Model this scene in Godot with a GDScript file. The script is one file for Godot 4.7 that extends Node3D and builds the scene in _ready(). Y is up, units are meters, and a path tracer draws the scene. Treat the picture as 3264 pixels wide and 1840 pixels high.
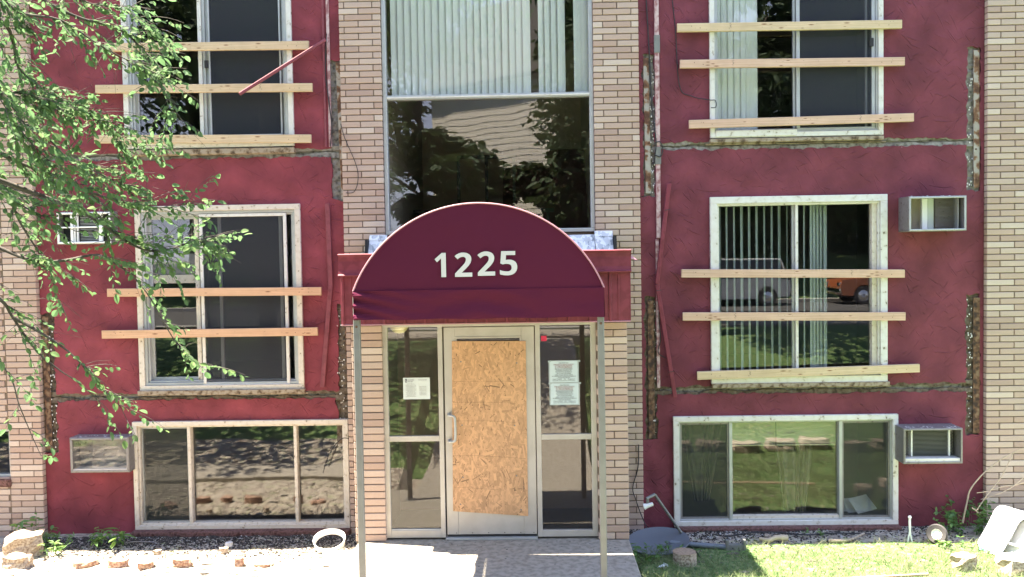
extends Node3D

const CAM_POS := Vector3(0.0, 3.134, 9.6)
const BAND := 0.0677          # height of one brick course
var rng := RandomNumberGenerator.new()
var M := {}
var used := {}
var boxes := {}
var leaf_mesh: ArrayMesh
var grain := FastNoiseLite.new()
var lumps := FastNoiseLite.new()


func _ready() -> void:
	rng.seed = 1225
	grain.seed = 3
	grain.frequency = 2.2
	lumps.seed = 8
	lumps.frequency = 0.9
	make_light()
	make_materials()
	leaf_mesh = make_leaf()
	ground_and_streets()
	building_shell()
	pilasters()
	stucco_bays()
	stairwell_window()
	vestibule()
	awning()
	boards_and_tubes()
	air_conditioners()
	blinds_and_rooms()
	notices()
	yard_left()
	yard_right()
	cables()
	front_tree()
	across_the_street()


# ---------------------------------------------------------------- camera, sky, sun
func make_light() -> void:
	var cam := Camera3D.new()
	cam.name = "camera"
	cam.fov = 36.26
	cam.far = 900.0
	cam.near = 0.05
	cam.rotation_order = EULER_ORDER_YXZ
	cam.position = CAM_POS
	cam.rotation = Vector3(deg_to_rad(-2.1186), deg_to_rad(1.3526), deg_to_rad(-0.9427))
	add_child(cam)
	cam.current = true
	var env := Environment.new()
	env.background_mode = Environment.BG_SKY
	var sky := ProceduralSkyMaterial.new()
	sky.sky_top_color = Color(0.49, 0.57, 0.75)
	sky.sky_horizon_color = Color(0.86, 0.88, 0.94)
	sky.sky_curve = 0.18
	sky.ground_bottom_color = Color(0.3, 0.3, 0.27)
	sky.ground_horizon_color = Color(0.7, 0.7, 0.68)
	var cn := FastNoiseLite.new()
	cn.seed = 5
	cn.frequency = 0.011
	cn.fractal_octaves = 5
	var ramp := Gradient.new()
	ramp.offsets = PackedFloat32Array([0.0, 0.52, 0.75, 1.0])
	ramp.colors = PackedColorArray([Color(1, 1, 1, 0), Color(1, 1, 1, 0), Color(0.5, 0.5, 0.5, 0.5), Color(0.6, 0.6, 0.6, 0.75)])
	var ct := NoiseTexture2D.new()
	ct.width = 512
	ct.height = 256
	ct.seamless = true
	ct.noise = cn
	ct.color_ramp = ramp
	sky.sky_cover = ct
	sky.sky_cover_modulate = Color(1, 1, 1, 0.8)
	var s := Sky.new()
	s.sky_material = sky
	env.sky = s
	env.tonemap_mode = Environment.TONE_MAPPER_LINEAR
	env.background_energy_multiplier = 0.6
	env.tonemap_exposure = 9.2
	env.sdfgi_enabled = true
	env.ssao_enabled = true
	env.ssil_enabled = true
	var we := WorldEnvironment.new()
	we.name = "world_environment"
	we.environment = env
	add_child(we)
	var sun := DirectionalLight3D.new()
	sun.name = "sun"
	sun.light_color = Color(1.0, 0.95, 0.87)
	sun.light_energy = 1.6
	sun.light_angular_distance = 0.53
	sun.shadow_enabled = true
	add_child(sun)
	sun.look_at_from_position(Vector3(-39.5, 100, -8.5), Vector3.ZERO, Vector3.RIGHT)


# ---------------------------------------------------------------- materials
func lin(r: float, g: float, b: float) -> Color:
	return Color(r, g, b).linear_to_srgb()


func noise_tex(seed_: int, freq: float, cols: Array, offs: Array, size := 512, oct := 4, cellular := false, asnormal := false) -> NoiseTexture2D:
	var n := FastNoiseLite.new()
	n.seed = seed_
	n.frequency = freq
	n.fractal_octaves = oct
	if cellular:
		n.noise_type = FastNoiseLite.TYPE_CELLULAR
	var t := NoiseTexture2D.new()
	t.width = size
	t.height = size
	t.seamless = true
	t.noise = n
	if asnormal:
		t.as_normal_map = true
		t.bump_strength = 4.0
	else:
		var g := Gradient.new()
		g.offsets = PackedFloat32Array(offs)
		g.colors = PackedColorArray(cols)
		t.color_ramp = g
	return t


func mat(key: String, c: Color, rough := 0.85, metal := 0.0) -> StandardMaterial3D:
	var m := StandardMaterial3D.new()
	m.resource_name = key
	m.albedo_color = c
	m.roughness = rough
	m.metallic = metal
	M[key] = m
	return m


func tri(m: StandardMaterial3D, tex: Texture2D, scale: float, world := true) -> void:
	m.albedo_texture = tex
	m.uv1_triplanar = true
	m.uv1_world_triplanar = world
	m.uv1_scale = Vector3.ONE * scale


func glass(key: String, a: float, c: Color) -> StandardMaterial3D:
	var m := mat(key, Color(c.r, c.g, c.b, a), 0.0)
	m.transparency = BaseMaterial3D.TRANSPARENCY_ALPHA
	m.metallic_specular = 0.7
	return m


func make_materials() -> void:
	# bricks: five fired tones, each with the same fine speckle
	var speck := noise_tex(11, 0.11, [Color(0.72, 0.7, 0.68), Color(1, 1, 1), Color(1, 1, 1), Color(0.8, 0.78, 0.76)], [0.0, 0.35, 0.7, 1.0], 512, 5)
	var wear := noise_tex(17, 0.02, [Color(0.9, 0.89, 0.88), Color(1, 1, 1)], [0.3, 0.55], 512, 5)
	var tones := [lin(0.44, 0.32, 0.255), lin(0.49, 0.375, 0.305), lin(0.405, 0.285, 0.225), lin(0.53, 0.425, 0.355), lin(0.45, 0.34, 0.28), lin(0.38, 0.27, 0.22)]
	for i in 6:
		var b := mat("brick_%d" % i, tones[i], 0.9)
		tri(b, speck, 4.0)
	var mo := mat("mortar", lin(0.18, 0.135, 0.10), 0.95)
	tri(mo, speck, 5.0)
	# stucco
	var pair := stucco_images()
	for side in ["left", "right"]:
		var st := mat("stucco_" + side, lin(0.245, 0.052, 0.068) if side == "left" else lin(0.195, 0.049, 0.067), 0.9)  # one paint; the left bay is lightened, bounce light put into its colour
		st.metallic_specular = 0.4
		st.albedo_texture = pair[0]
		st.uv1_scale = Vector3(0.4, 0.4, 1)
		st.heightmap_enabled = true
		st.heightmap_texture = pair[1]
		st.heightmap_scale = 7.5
	var redpaint := mat("red_metal", lin(0.19, 0.038, 0.055), 0.55)
	redpaint.metallic_specular = 0.35
	tri(redpaint, wear, 0.7)
	var redp2 := mat("red_strip", lin(0.20, 0.045, 0.058), 0.75)
	tri(redp2, wear, 0.9)
	var ws := mat("maroon_sill", lin(0.17, 0.085, 0.075), 0.9)
	tri(ws, noise_tex(23, 0.03, [Color(0.6, 0.5, 0.42), Color(1, 1, 1), Color(0.78, 0.74, 0.7)], [0.25, 0.5, 0.8]), 0.9)
	var soft := noise_tex(18, 0.012, [Color(0.95, 0.945, 0.94), Color(1, 1, 1)], [0.25, 0.7], 512, 6)
	# painted timber and aluminium
	var chips := noise_tex(29, 0.025, [Color(0.42, 0.36, 0.3), Color(0.86, 0.84, 0.8), Color(0.97, 0.96, 0.95), Color(1, 1, 1)], [0.10, 0.18, 0.30, 0.7], 512, 6)
	var tr := mat("white_trim", lin(0.62, 0.605, 0.57), 0.6)
	tri(tr, chips, 0.8)
	var tc := mat("cream_trim", lin(0.58, 0.525, 0.45), 0.6)
	tri(tc, chips, 1.1)
	var al := mat("aluminium", lin(0.43, 0.44, 0.44), 0.45, 0.35)
	tri(al, soft, 0.6)
	var fr := mat("door_metal", lin(0.45, 0.415, 0.375), 0.45, 0.15)
	tri(fr, soft, 0.5)
	mat("dark_gap", lin(0.025, 0.025, 0.028), 0.8)
	var tim := mat("old_timber", lin(0.30, 0.25, 0.19), 0.95)
	tri(tim, noise_tex(31, 0.035, [Color(0.45, 0.4, 0.35), Color(0.85, 0.8, 0.74), Color(1, 1, 1)], [0.15, 0.38, 0.6], 512, 5), 0.7)
	var gm := mat("grey_mortar", lin(0.27, 0.255, 0.235), 0.98)
	tri(gm, noise_tex(37, 0.035, [Color(0.5, 0.49, 0.48), Color(0.85, 0.83, 0.8), Color(1, 1, 1)], [0.15, 0.4, 0.8], 512, 4), 0.8)
	var dm := mat("dark_mortar", lin(0.15, 0.125, 0.10), 0.98)
	tri(dm, noise_tex(38, 0.035, [Color(0.5, 0.46, 0.42), Color(0.85, 0.8, 0.75), Color(1.0, 1, 1)], [0.15, 0.4, 0.8], 512, 4), 0.8)
	mat("white_chip", lin(0.68, 0.66, 0.63), 0.9)
	var ru := mat("rusty_steel", Color(1, 1, 1), 0.75, 0.1)
	tri(ru, noise_tex(41, 0.016, [lin(0.09, 0.04, 0.022), lin(0.20, 0.10, 0.05), lin(0.32, 0.28, 0.24), lin(0.38, 0.36, 0.33)], [0.25, 0.46, 0.58, 1.0], 512, 5), 0.8)
	var ru2 := mat("dark_rust", Color(1, 1, 1), 0.9, 0.0)
	tri(ru2, noise_tex(43, 0.02, [lin(0.04, 0.024, 0.018), lin(0.13, 0.065, 0.035), lin(0.21, 0.14, 0.09)], [0.25, 0.5, 0.8], 512, 5), 1.2)
	var pk := mat("peeling_strip", Color(1, 1, 1), 0.75)
	tri(pk, noise_tex(47, 0.02, [lin(0.24, 0.10, 0.105), lin(0.40, 0.25, 0.25), lin(0.50, 0.38, 0.37)], [0.25, 0.46, 0.7], 512, 5), 1.0)
	# metals
	var ga := mat("flashing", Color(1, 1, 1), 0.5, 0.0)
	tri(ga, noise_tex(53, 0.018, [lin(0.24, 0.26, 0.27), lin(0.27, 0.29, 0.30), lin(0.72, 0.72, 0.70), lin(0.76, 0.76, 0.74)], [0.0, 0.40, 0.43, 1.0], 512, 6), 1.0)
	mat("bitumen", lin(0.02, 0.02, 0.022), 0.8)
	var po := mat("galvanised", lin(0.19, 0.19, 0.18), 0.55, 0.2)
	tri(po, soft, 1.0)
	mat("dish_paint", lin(0.145, 0.165, 0.19), 0.5)
	var slv := mat("sleeve_metal", lin(0.24, 0.225, 0.22), 0.5, 0.4)
	tri(slv, chips, 1.6)
	mat("black", lin(0.012, 0.012, 0.013), 0.6)
	mat("cable", lin(0.02, 0.018, 0.02), 0.6)
	mat("rubber", lin(0.05, 0.045, 0.045), 0.8)
	mat("white_plastic", lin(0.78, 0.78, 0.76), 0.4)
	var fa := mat("awning_cloth", lin(0.083, 0.0135, 0.033), 0.9)
	fa.metallic_specular = 0.2
	fa.heightmap_enabled = true
	fa.heightmap_texture = noise_tex(57, 0.012, [Color.BLACK, Color.WHITE], [0.0, 1.0], 256, 3)
	fa.heightmap_scale = 0.6
	fa.uv1_scale = Vector3(0.9, 0.9, 1)
	mat("piping", lin(0.42, 0.20, 0.24), 0.6)
	mat("lettering", lin(0.55, 0.54, 0.53), 0.6)
	# glass
	glass("glass", 0.02, Color(0.02, 0.02, 0.02))
	var wavy := glass("wavy_glass", 0.02, Color(0.02, 0.02, 0.02))
	wavy.normal_enabled = true
	wavy.normal_scale = 0.07
	wavy.normal_texture = noise_tex(59, 0.006, [], [], 256, 2, false, true)
	wavy.uv1_scale = Vector3(0.45, 0.9, 1)
	var old := glass("old_glass", 0.02, Color(0.02, 0.02, 0.02))
	old.normal_enabled = true
	old.normal_scale = 0.03
	old.normal_texture = wavy.normal_texture
	old.uv1_scale = Vector3(0.5, 0.6, 1)
	var scr := mat("insect_screen", Color(0.17, 0.18, 0.21, 0.6), 0.8)
	scr.transparency = BaseMaterial3D.TRANSPARENCY_ALPHA
	var dsc := mat("dusty_screen", Color(0.25, 0.26, 0.24, 0.42), 0.9)
	dsc.transparency = BaseMaterial3D.TRANSPARENCY_ALPHA
	mat("fin_metal", lin(0.085, 0.088, 0.08), 0.6)
	var bl := mat("blind_vinyl", lin(0.50, 0.54, 0.49), 0.6)
	bl.backlight_enabled = true
	bl.backlight = Color(0.2, 0.2, 0.18)
	var gb := mat("dimmed_blind", lin(0.24, 0.285, 0.27), 0.6)  # darker copy of the blind vinyl; the dim room is put into its colour
	gb.backlight_enabled = true
	gb.backlight = Color(0.15, 0.15, 0.15)
	var mb := mat("mini_blind", lin(0.34, 0.34, 0.22), 0.6)
	mb.backlight_enabled = true
	mb.backlight = Color(0.1, 0.1, 0.08)
	var cu := mat("curtain", lin(0.07, 0.065, 0.05), 0.9)
	cu.backlight_enabled = true
	cu.backlight = Color(0.05, 0.05, 0.04)
	mat("room_paint", lin(0.16, 0.16, 0.165), 0.95)
	mat("hall_paint", lin(0.30, 0.25, 0.19), 0.9)
	mat("room_floor", lin(0.06, 0.05, 0.045), 0.95)
	mat("carpet", lin(0.05, 0.018, 0.02), 0.95)
	mat("paper", lin(0.58, 0.62, 0.61), 0.8)
	mat("notice_paper", lin(0.52, 0.60, 0.63), 0.8)
	mat("plastic_sleeve", lin(0.36, 0.40, 0.41), 0.35)
	mat("ink", lin(0.09, 0.09, 0.11), 0.8)
	mat("red_ink", lin(0.27, 0.09, 0.11), 0.8)
	mat("red_sticker", lin(0.55, 0.02, 0.07), 0.6)
	mat("lamp_glass", lin(0.8, 0.72, 0.35), 0.3)
	var os := mat("osb", Color(0.92, 0.92, 0.92), 0.85)
	os.albedo_texture = osb_image()
	for i in 3:
		var w := mat("lumber_%d" % i, Color(0.9, 0.9, 0.9), 0.75)
		w.albedo_texture = lumber_image(i)
	# ground
	var so := mat("soil", Color(1, 1, 1), 0.98)
	tri(so, noise_tex(61, 0.02, [lin(0.15, 0.12, 0.095), lin(0.30, 0.255, 0.205), lin(0.42, 0.375, 0.31), lin(0.20, 0.21, 0.11)], [0.2, 0.45, 0.62, 0.85], 1024, 6), 0.35)
	var lw := mat("lawn", Color(1, 1, 1), 0.98)
	tri(lw, noise_tex(67, 0.03, [lin(0.035, 0.07, 0.02), lin(0.07, 0.145, 0.035), lin(0.13, 0.19, 0.06), lin(0.26, 0.22, 0.14)], [0.22, 0.45, 0.62, 0.85], 1024, 6), 0.4)
	var cc := mat("concrete", Color(1, 1, 1), 0.9)
	tri(cc, noise_tex(71, 0.03, [lin(0.22, 0.196, 0.158), lin(0.29, 0.262, 0.214), lin(0.335, 0.302, 0.25)], [0.25, 0.5, 0.75], 1024, 7), 0.4)
	var asp := mat("asphalt", Color(1, 1, 1), 0.9)
	tri(asp, noise_tex(73, 0.05, [lin(0.05, 0.05, 0.05), lin(0.09, 0.088, 0.085)], [0.3, 0.7], 512, 5), 0.5)
	mat("kerb", lin(0.32, 0.31, 0.29), 0.9)
	var sto := mat("stone", Color(1, 1, 1), 0.95)
	tri(sto, noise_tex(79, 0.03, [lin(0.17, 0.12, 0.085), lin(0.36, 0.29, 0.22), lin(0.46, 0.40, 0.32)], [0.25, 0.5, 0.75], 512, 6), 2.2)
	var stb := mat("red_stone", Color(1, 1, 1), 0.95)
	tri(stb, noise_tex(83, 0.03, [lin(0.19, 0.10, 0.07), lin(0.36, 0.22, 0.155), lin(0.46, 0.35, 0.27)], [0.25, 0.5, 0.75], 512, 6), 2.2)
	for k in [["gravel", Color(1, 1, 1)], ["grass", Color(1, 1, 1)]]:
		var gmt := mat(k[0], k[1], 0.9)
		gmt.vertex_color_use_as_albedo = true
	M.grass.backlight_enabled = true
	M.grass.backlight = Color(0.35, 0.35, 0.25)
	var ba := mat("bark", Color(1, 1, 1), 0.95)
	tri(ba, noise_tex(89, 0.04, [lin(0.045, 0.038, 0.032), lin(0.12, 0.105, 0.09)], [0.3, 0.7], 256, 5), 1.5)
	mat("pale_twig", lin(0.42, 0.34, 0.25), 0.9)
	var cutwood := mat("cut_wood", lin(0.34, 0.25, 0.17), 0.9)
	tri(cutwood, wear, 3.0)
	for i in 3:
		var lf := mat("leaf_%d" % i, [lin(0.050, 0.090, 0.027), lin(0.070, 0.116, 0.030), lin(0.039, 0.074, 0.029)][i], 0.75)
		lf.metallic_specular = 0.3
		lf.backlight_enabled = true
		lf.backlight = Color(0.36, 0.48, 0.32)
	var wl := mat("weed_leaf", lin(0.06, 0.14, 0.035), 0.6)
	wl.backlight_enabled = true
	wl.backlight = Color(0.5, 0.6, 0.3)
	mat("turquoise", lin(0.16, 0.40, 0.42), 0.7)
	# across the street
	var fl := mat("far_leaf", lin(0.024, 0.048, 0.017), 0.8)
	fl.backlight_enabled = true
	fl.backlight = Color(0.2, 0.24, 0.14)
	mat("clapboard", lin(0.78, 0.73, 0.65), 0.8)
	mat("house_trim", lin(0.72, 0.72, 0.70), 0.7)
	mat("roof_shingle", lin(0.07, 0.065, 0.06), 0.95)
	var op := mat("orange_paint", lin(0.36, 0.10, 0.03), 0.25)
	op.clearcoat_enabled = true
	var wp := mat("silver_paint", lin(0.42, 0.43, 0.44), 0.25)
	wp.clearcoat_enabled = true
	mat("chrome", lin(0.7, 0.7, 0.7), 0.15, 1.0)
	mat("car_glass", lin(0.02, 0.022, 0.025), 0.08)


func stucco_images() -> Array:
	var n := 1024
	var h := PackedFloat32Array()
	h.resize(n * n)
	var base := FastNoiseLite.new()
	base.seed = 101
	base.frequency = 0.006
	base.fractal_octaves = 6
	var im0 := base.get_seamless_image(n, n)
	var d := im0.get_data()
	for i in n * n:
		h[i] = 0.30 + 0.22 * d[i] / 255.0
	var pale := PackedFloat32Array()
	pale.resize(n * n)
	var r := RandomNumberGenerator.new()
	r.seed = 77
	for k in 620:                 # trowel strokes: short curved ridges
		var x := r.randf() * n
		var y := r.randf() * n
		var a := (r.randf_range(0.3, 1.1) if r.randf() < 0.6 else r.randf_range(-1.0, -0.2)) + (PI if r.randf() < 0.5 else 0.0)
		var bend := r.randfn(0.0, 0.004)
		var steps := int(r.randf_range(14, 60) * (1.0 + 2.2 * pow(r.randf(), 4.0)))
		var up := r.randf_range(0.14, 0.44) * r.randf_range(0.6, 1.0) * (1.0 if r.randf() < 0.7 else -1.0)
		var chip := r.randf() < 0.06
		for s in steps:
			x += cos(a)
			y += sin(a)
			a += bend
			var fade := sin(PI * s / steps)
			for w in range(-2, 3):
				var px := posmod(int(x - sin(a) * w), n)
				var py := posmod(int(y + cos(a) * w), n)
				h[py * n + px] += up * fade * (0.5 if w == 0 else 0.32 if absi(w) == 1 else 0.14) * 0.6
				if chip and absi(w) < 1 and r.randf() < 0.5:
					pale[py * n + px] = 1.0
	var blot := FastNoiseLite.new()
	blot.seed = 103
	blot.frequency = 0.004
	blot.fractal_octaves = 5
	var b := blot.get_seamless_image(n, n).get_data()
	var col := PackedByteArray()
	col.resize(n * n * 3)
	var hb := PackedByteArray()
	hb.resize(n * n)
	for i in n * n:
		hb[i] = int(clampf(h[i], 0, 1) * 255)
		var v := 0.76 + 0.28 * b[i] / 255.0
		var p := pale[i] * 0.35
		col[i * 3] = int(clampf(v + p, 0, 1) * 255)
		col[i * 3 + 1] = int(clampf(v + p * 2.0, 0, 1) * 250)
		col[i * 3 + 2] = int(clampf(v + p * 2.0, 0, 1) * 252)
	var ci := Image.create_from_data(n, n, false, Image.FORMAT_RGB8, col)
	var hi := Image.create_from_data(n, n, false, Image.FORMAT_L8, hb)
	return [ImageTexture.create_from_image(ci), ImageTexture.create_from_image(hi)]


func osb_image() -> ImageTexture:
	var w := 512
	var hh := 1024
	var r := RandomNumberGenerator.new()
	r.seed = 5
	var px := PackedByteArray()
	px.resize(w * hh * 3)
	for i in w * hh:
		px[i * 3] = 205
		px[i * 3 + 1] = 160
		px[i * 3 + 2] = 120
	for k in 3000:
		var cx := r.randi_range(0, w)
		var cy := r.randi_range(0, hh)
		var a := r.randfn(0.0, 0.75) + PI / 2
		var l := r.randf_range(22, 80)
		var wd := r.randf_range(5, 19)
		var t := r.randf_range(0.88, 1.1)
		var dark := r.randf()
		if dark < 0.07:
			t = r.randf_range(0.28, 0.5)
			l *= 0.35
			wd *= 0.25
		elif dark < 0.12:
			t = r.randf_range(0.6, 0.78)
			wd *= 0.4
		var ca := cos(a)
		var sa := sin(a)
		for u in int(l):
			for v in maxi(1, int(wd)):
				var x := int(cx + u * ca - v * sa)
				var y := int(cy + u * sa + v * ca)
				if x < 0 or y < 0 or x >= w or y >= hh:
					continue
				var at := (y * w + x) * 3
				var q := t * (1.0 + 0.05 * sin(v * 1.7 + k))
				px[at] = int(clampf(205 * q, 0, 255))
				px[at + 1] = int(clampf(160 * q, 0, 255))
				px[at + 2] = int(clampf(119 * q, 0, 255))
	for y in [240, 366, 478, 686, 880]:      # printed nailing lines
		for x in range(8, 500 - (y % 7) * 30):
			if r.randf() < 0.8:
				var at : int = (y * w + x) * 3
				for c in 3:
					px[at + c] = int(px[at + c] * 0.45)
	return ImageTexture.create_from_image(Image.create_from_data(w, hh, false, Image.FORMAT_RGB8, px))


func lumber_image(kind: int) -> ImageTexture:
	var w := 1024
	var hh := 64
	var r := RandomNumberGenerator.new()
	r.seed = 40 + kind
	var n := FastNoiseLite.new()
	n.seed = 200 + kind
	n.frequency = 0.02
	var base: Color = [Color(0.84, 0.74, 0.60), Color(0.84, 0.70, 0.60), Color(0.85, 0.68, 0.54)][kind]
	var knots := []
	for k in 7:
		knots.append(Vector3(r.randf_range(30, w - 30), r.randf_range(8, hh - 8), r.randf_range(2, 5.5)))
	var im := Image.create(w, hh, false, Image.FORMAT_RGB8)
	for y in hh:
		for x in w:
			var yy := float(y)
			var near := 0.0
			for k in knots:
				var d := Vector2((x - k.x) * 0.45, y - k.y).length()
				yy += (y - k.y) * exp(-d * d / (k.z * k.z * 6.0)) * 1.5
				near = maxf(near, clampf(1.4 - d / k.z, 0, 1))
			var g := n.get_noise_2d(x * 0.12, yy * 6.0)
			var v := 1.0 + 0.10 * g + 0.05 * n.get_noise_2d(x * 0.5, y * 0.3)
			var c := Color(base.r * v, base.g * v * (1.0 + 0.03 * g), base.b * v * (1.0 + 0.08 * g))
			c = c.lerp(Color(0.42, 0.25, 0.14), near * 0.75)
			im.set_pixel(x, y, c)
	for s in 10:                               # nail holes and scuffs
		im.fill_rect(Rect2i(r.randi_range(10, w - 10), r.randi_range(6, hh - 8), 2, 3), Color(0.3, 0.2, 0.14))
	if kind < 2:                               # mill stamp
		for s in 7:
			im.fill_rect(Rect2i(236 + r.randi_range(0, 9), 6 + s * 7, r.randi_range(2, 7), 3), Color(0.3, 0.25, 0.22))
	return ImageTexture.create_from_image(im)


# ---------------------------------------------------------------- mesh helpers
func begin() -> SurfaceTool:
	var st := SurfaceTool.new()
	st.begin(Mesh.PRIMITIVE_TRIANGLES)
	return st


func vert(st: SurfaceTool, p: Vector3, n: Vector3, uv: Vector2) -> void:
	st.set_normal(n)
	st.set_uv(uv)
	st.add_vertex(p)


func flat_uv(p: Vector3, n: Vector3) -> Vector2:
	var a := n.abs()
	if a.z >= a.x and a.z >= a.y:
		return Vector2(p.x, -p.y)
	if a.x >= a.y:
		return Vector2(p.z, -p.y)
	return Vector2(p.x, p.z)


func tri3(st: SurfaceTool, a: Vector3, b: Vector3, c: Vector3, out := Vector3.ZERO) -> void:
	var n := (b - a).cross(c - a).normalized()
	if out != Vector3.ZERO and n.dot(out) < 0:
		var t := b
		b = c
		c = t
		n = -n
	vert(st, a, n, flat_uv(a, n))
	vert(st, c, n, flat_uv(c, n))
	vert(st, b, n, flat_uv(b, n))


func quad(st: SurfaceTool, a: Vector3, b: Vector3, c: Vector3, d: Vector3, out := Vector3.ZERO) -> void:
	tri3(st, a, b, c, out)
	tri3(st, a, c, d, out)


func quad_uv(st: SurfaceTool, p: Array, uv: Array) -> void:
	var n: Vector3 = (p[1] - p[0]).cross(p[2] - p[0]).normalized()
	for i in [0, 2, 1, 0, 3, 2]:
		vert(st, p[i], n, uv[i])


func add_box(st: SurfaceTool, c: Vector3, s: Vector3, b := 0.0, basis := Basis()) -> void:
	var h := s * 0.5
	if b <= 0.0:
		for ax in 3:
			for sg in [-1.0, 1.0]:
				var n := Vector3.ZERO
				n[ax] = sg
				var u := Vector3.ZERO
				u[(ax + 1) % 3] = h[(ax + 1) % 3]
				var v := Vector3.ZERO
				v[(ax + 2) % 3] = h[(ax + 2) % 3]
				var o: Vector3 = n * h[ax]
				quad(st, c + basis * (o - u - v), c + basis * (o + u - v), c + basis * (o + u + v), c + basis * (o - u + v), basis * n)
		return
	b = minf(b, minf(h.x, minf(h.y, h.z)) * 0.8)
	var P := func(sx: float, sy: float, sz: float, ax: int) -> Vector3:
		var p := Vector3(sx * (h.x - b), sy * (h.y - b), sz * (h.z - b))
		p[ax] = [sx, sy, sz][ax] * h[ax]
		return c + basis * p
	var sgn := [-1.0, 1.0]
	for sg in sgn:
		quad(st, P.call(sg, -1, -1, 0), P.call(sg, 1, -1, 0), P.call(sg, 1, 1, 0), P.call(sg, -1, 1, 0), basis * Vector3(sg, 0, 0))
		quad(st, P.call(-1, sg, -1, 1), P.call(1, sg, -1, 1), P.call(1, sg, 1, 1), P.call(-1, sg, 1, 1), basis * Vector3(0, sg, 0))
		quad(st, P.call(-1, -1, sg, 2), P.call(1, -1, sg, 2), P.call(1, 1, sg, 2), P.call(-1, 1, sg, 2), basis * Vector3(0, 0, sg))
	for s1 in sgn:
		for s2 in sgn:
			quad(st, P.call(s1, s2, -1, 0), P.call(s1, s2, 1, 0), P.call(s1, s2, 1, 1), P.call(s1, s2, -1, 1), basis * Vector3(s1, s2, 0))
			quad(st, P.call(s1, -1, s2, 0), P.call(s1, 1, s2, 0), P.call(s1, 1, s2, 2), P.call(s1, -1, s2, 2), basis * Vector3(s1, 0, s2))
			quad(st, P.call(-1, s1, s2, 1), P.call(1, s1, s2, 1), P.call(1, s1, s2, 2), P.call(-1, s1, s2, 2), basis * Vector3(0, s1, s2))
			for s3 in sgn:
				tri3(st, P.call(s1, s2, s3, 0), P.call(s1, s2, s3, 1), P.call(s1, s2, s3, 2), basis * Vector3(s1, s2, s3))


func span_box(st: SurfaceTool, x0: float, x1: float, y0: float, y1: float, z0: float, z1: float, b := 0.0) -> void:
	add_box(st, Vector3(x0 + x1, y0 + y1, z0 + z1) * 0.5, Vector3(absf(x1 - x0), absf(y1 - y0), absf(z1 - z0)), b)


func box_mesh(s: Vector3, b: float) -> ArrayMesh:
	var key := "%.3f %.3f %.3f %.4f" % [s.x, s.y, s.z, b]
	if not boxes.has(key):
		var st := begin()
		add_box(st, Vector3.ZERO, s, b)
		boxes[key] = st.commit()
	return boxes[key]


func add_tube(st: SurfaceTool, pts: Array, radii: Array, sides := 6, caps := true) -> void:
	var rings := []
	var up := Vector3.UP
	for i in pts.size():
		var t: Vector3 = (pts[mini(i + 1, pts.size() - 1)] - pts[maxi(i - 1, 0)]).normalized()
		if absf(t.dot(up)) > 0.98:
			up = Vector3.RIGHT
		var a := up.cross(t).normalized()
		var b := t.cross(a).normalized()
		up = b
		var ring := []
		var r: float = radii[mini(i, radii.size() - 1)]
		for k in sides:
			var ang := TAU * k / sides
			var d := a * cos(ang) + b * sin(ang)
			ring.append([pts[i] + d * r, d])
		rings.append(ring)
	var run := 0.0
	for i in rings.size() - 1:
		var step: float = pts[i].distance_to(pts[i + 1])
		for k in sides:
			var p: Array = rings[i][k]
			var q: Array = rings[i][(k + 1) % sides]
			var p2: Array = rings[i + 1][k]
			var q2: Array = rings[i + 1][(k + 1) % sides]
			for v in [[p, 0, 0], [p2, 0, 1], [q, 1, 0], [q, 1, 0], [p2, 0, 1], [q2, 1, 1]]:
				vert(st, v[0][0], v[0][1], Vector2(run + step * v[2], (k + v[1]) / float(sides) * 0.2))
		run += step
	if caps:
		for e in [0, rings.size() - 1]:
			var o: Vector3 = (pts[e] - pts[1 if e == 0 else e - 1]).normalized()
			for k in range(1, sides - 1):
				tri3(st, rings[e][0][0], rings[e][k][0], rings[e][k + 1][0], o)


func smooth_line(pts: Array, per := 5) -> Array:
	var out := []
	for i in pts.size() - 1:
		var p0: Vector3 = pts[maxi(i - 1, 0)]
		var p1: Vector3 = pts[i]
		var p2: Vector3 = pts[i + 1]
		var p3: Vector3 = pts[mini(i + 2, pts.size() - 1)]
		for k in per:
			out.append(p1.cubic_interpolate(p2, p0, p3, k / float(per)))
	out.append(pts[-1])
	return out


func add_prism(st: SurfaceTool, poly: PackedVector2Array, z0: float, z1: float) -> void:
	var idx := Geometry2D.triangulate_polygon(poly)
	for i in range(0, idx.size(), 3):
		var a := poly[idx[i]]
		var b := poly[idx[i + 1]]
		var c := poly[idx[i + 2]]
		tri3(st, Vector3(a.x, a.y, z1), Vector3(b.x, b.y, z1), Vector3(c.x, c.y, z1), Vector3.BACK)
		tri3(st, Vector3(a.x, a.y, z0), Vector3(b.x, b.y, z0), Vector3(c.x, c.y, z0), Vector3.FORWARD)
	var flip := 1.0 if not Geometry2D.is_polygon_clockwise(poly) else -1.0
	for i in poly.size():
		var a := poly[i]
		var b := poly[(i + 1) % poly.size()]
		var o := Vector3(b.y - a.y, a.x - b.x, 0) * flip
		if o.length() > 1e-6:
			quad(st, Vector3(a.x, a.y, z0), Vector3(b.x, b.y, z0), Vector3(b.x, b.y, z1), Vector3(a.x, a.y, z1), o)


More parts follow.
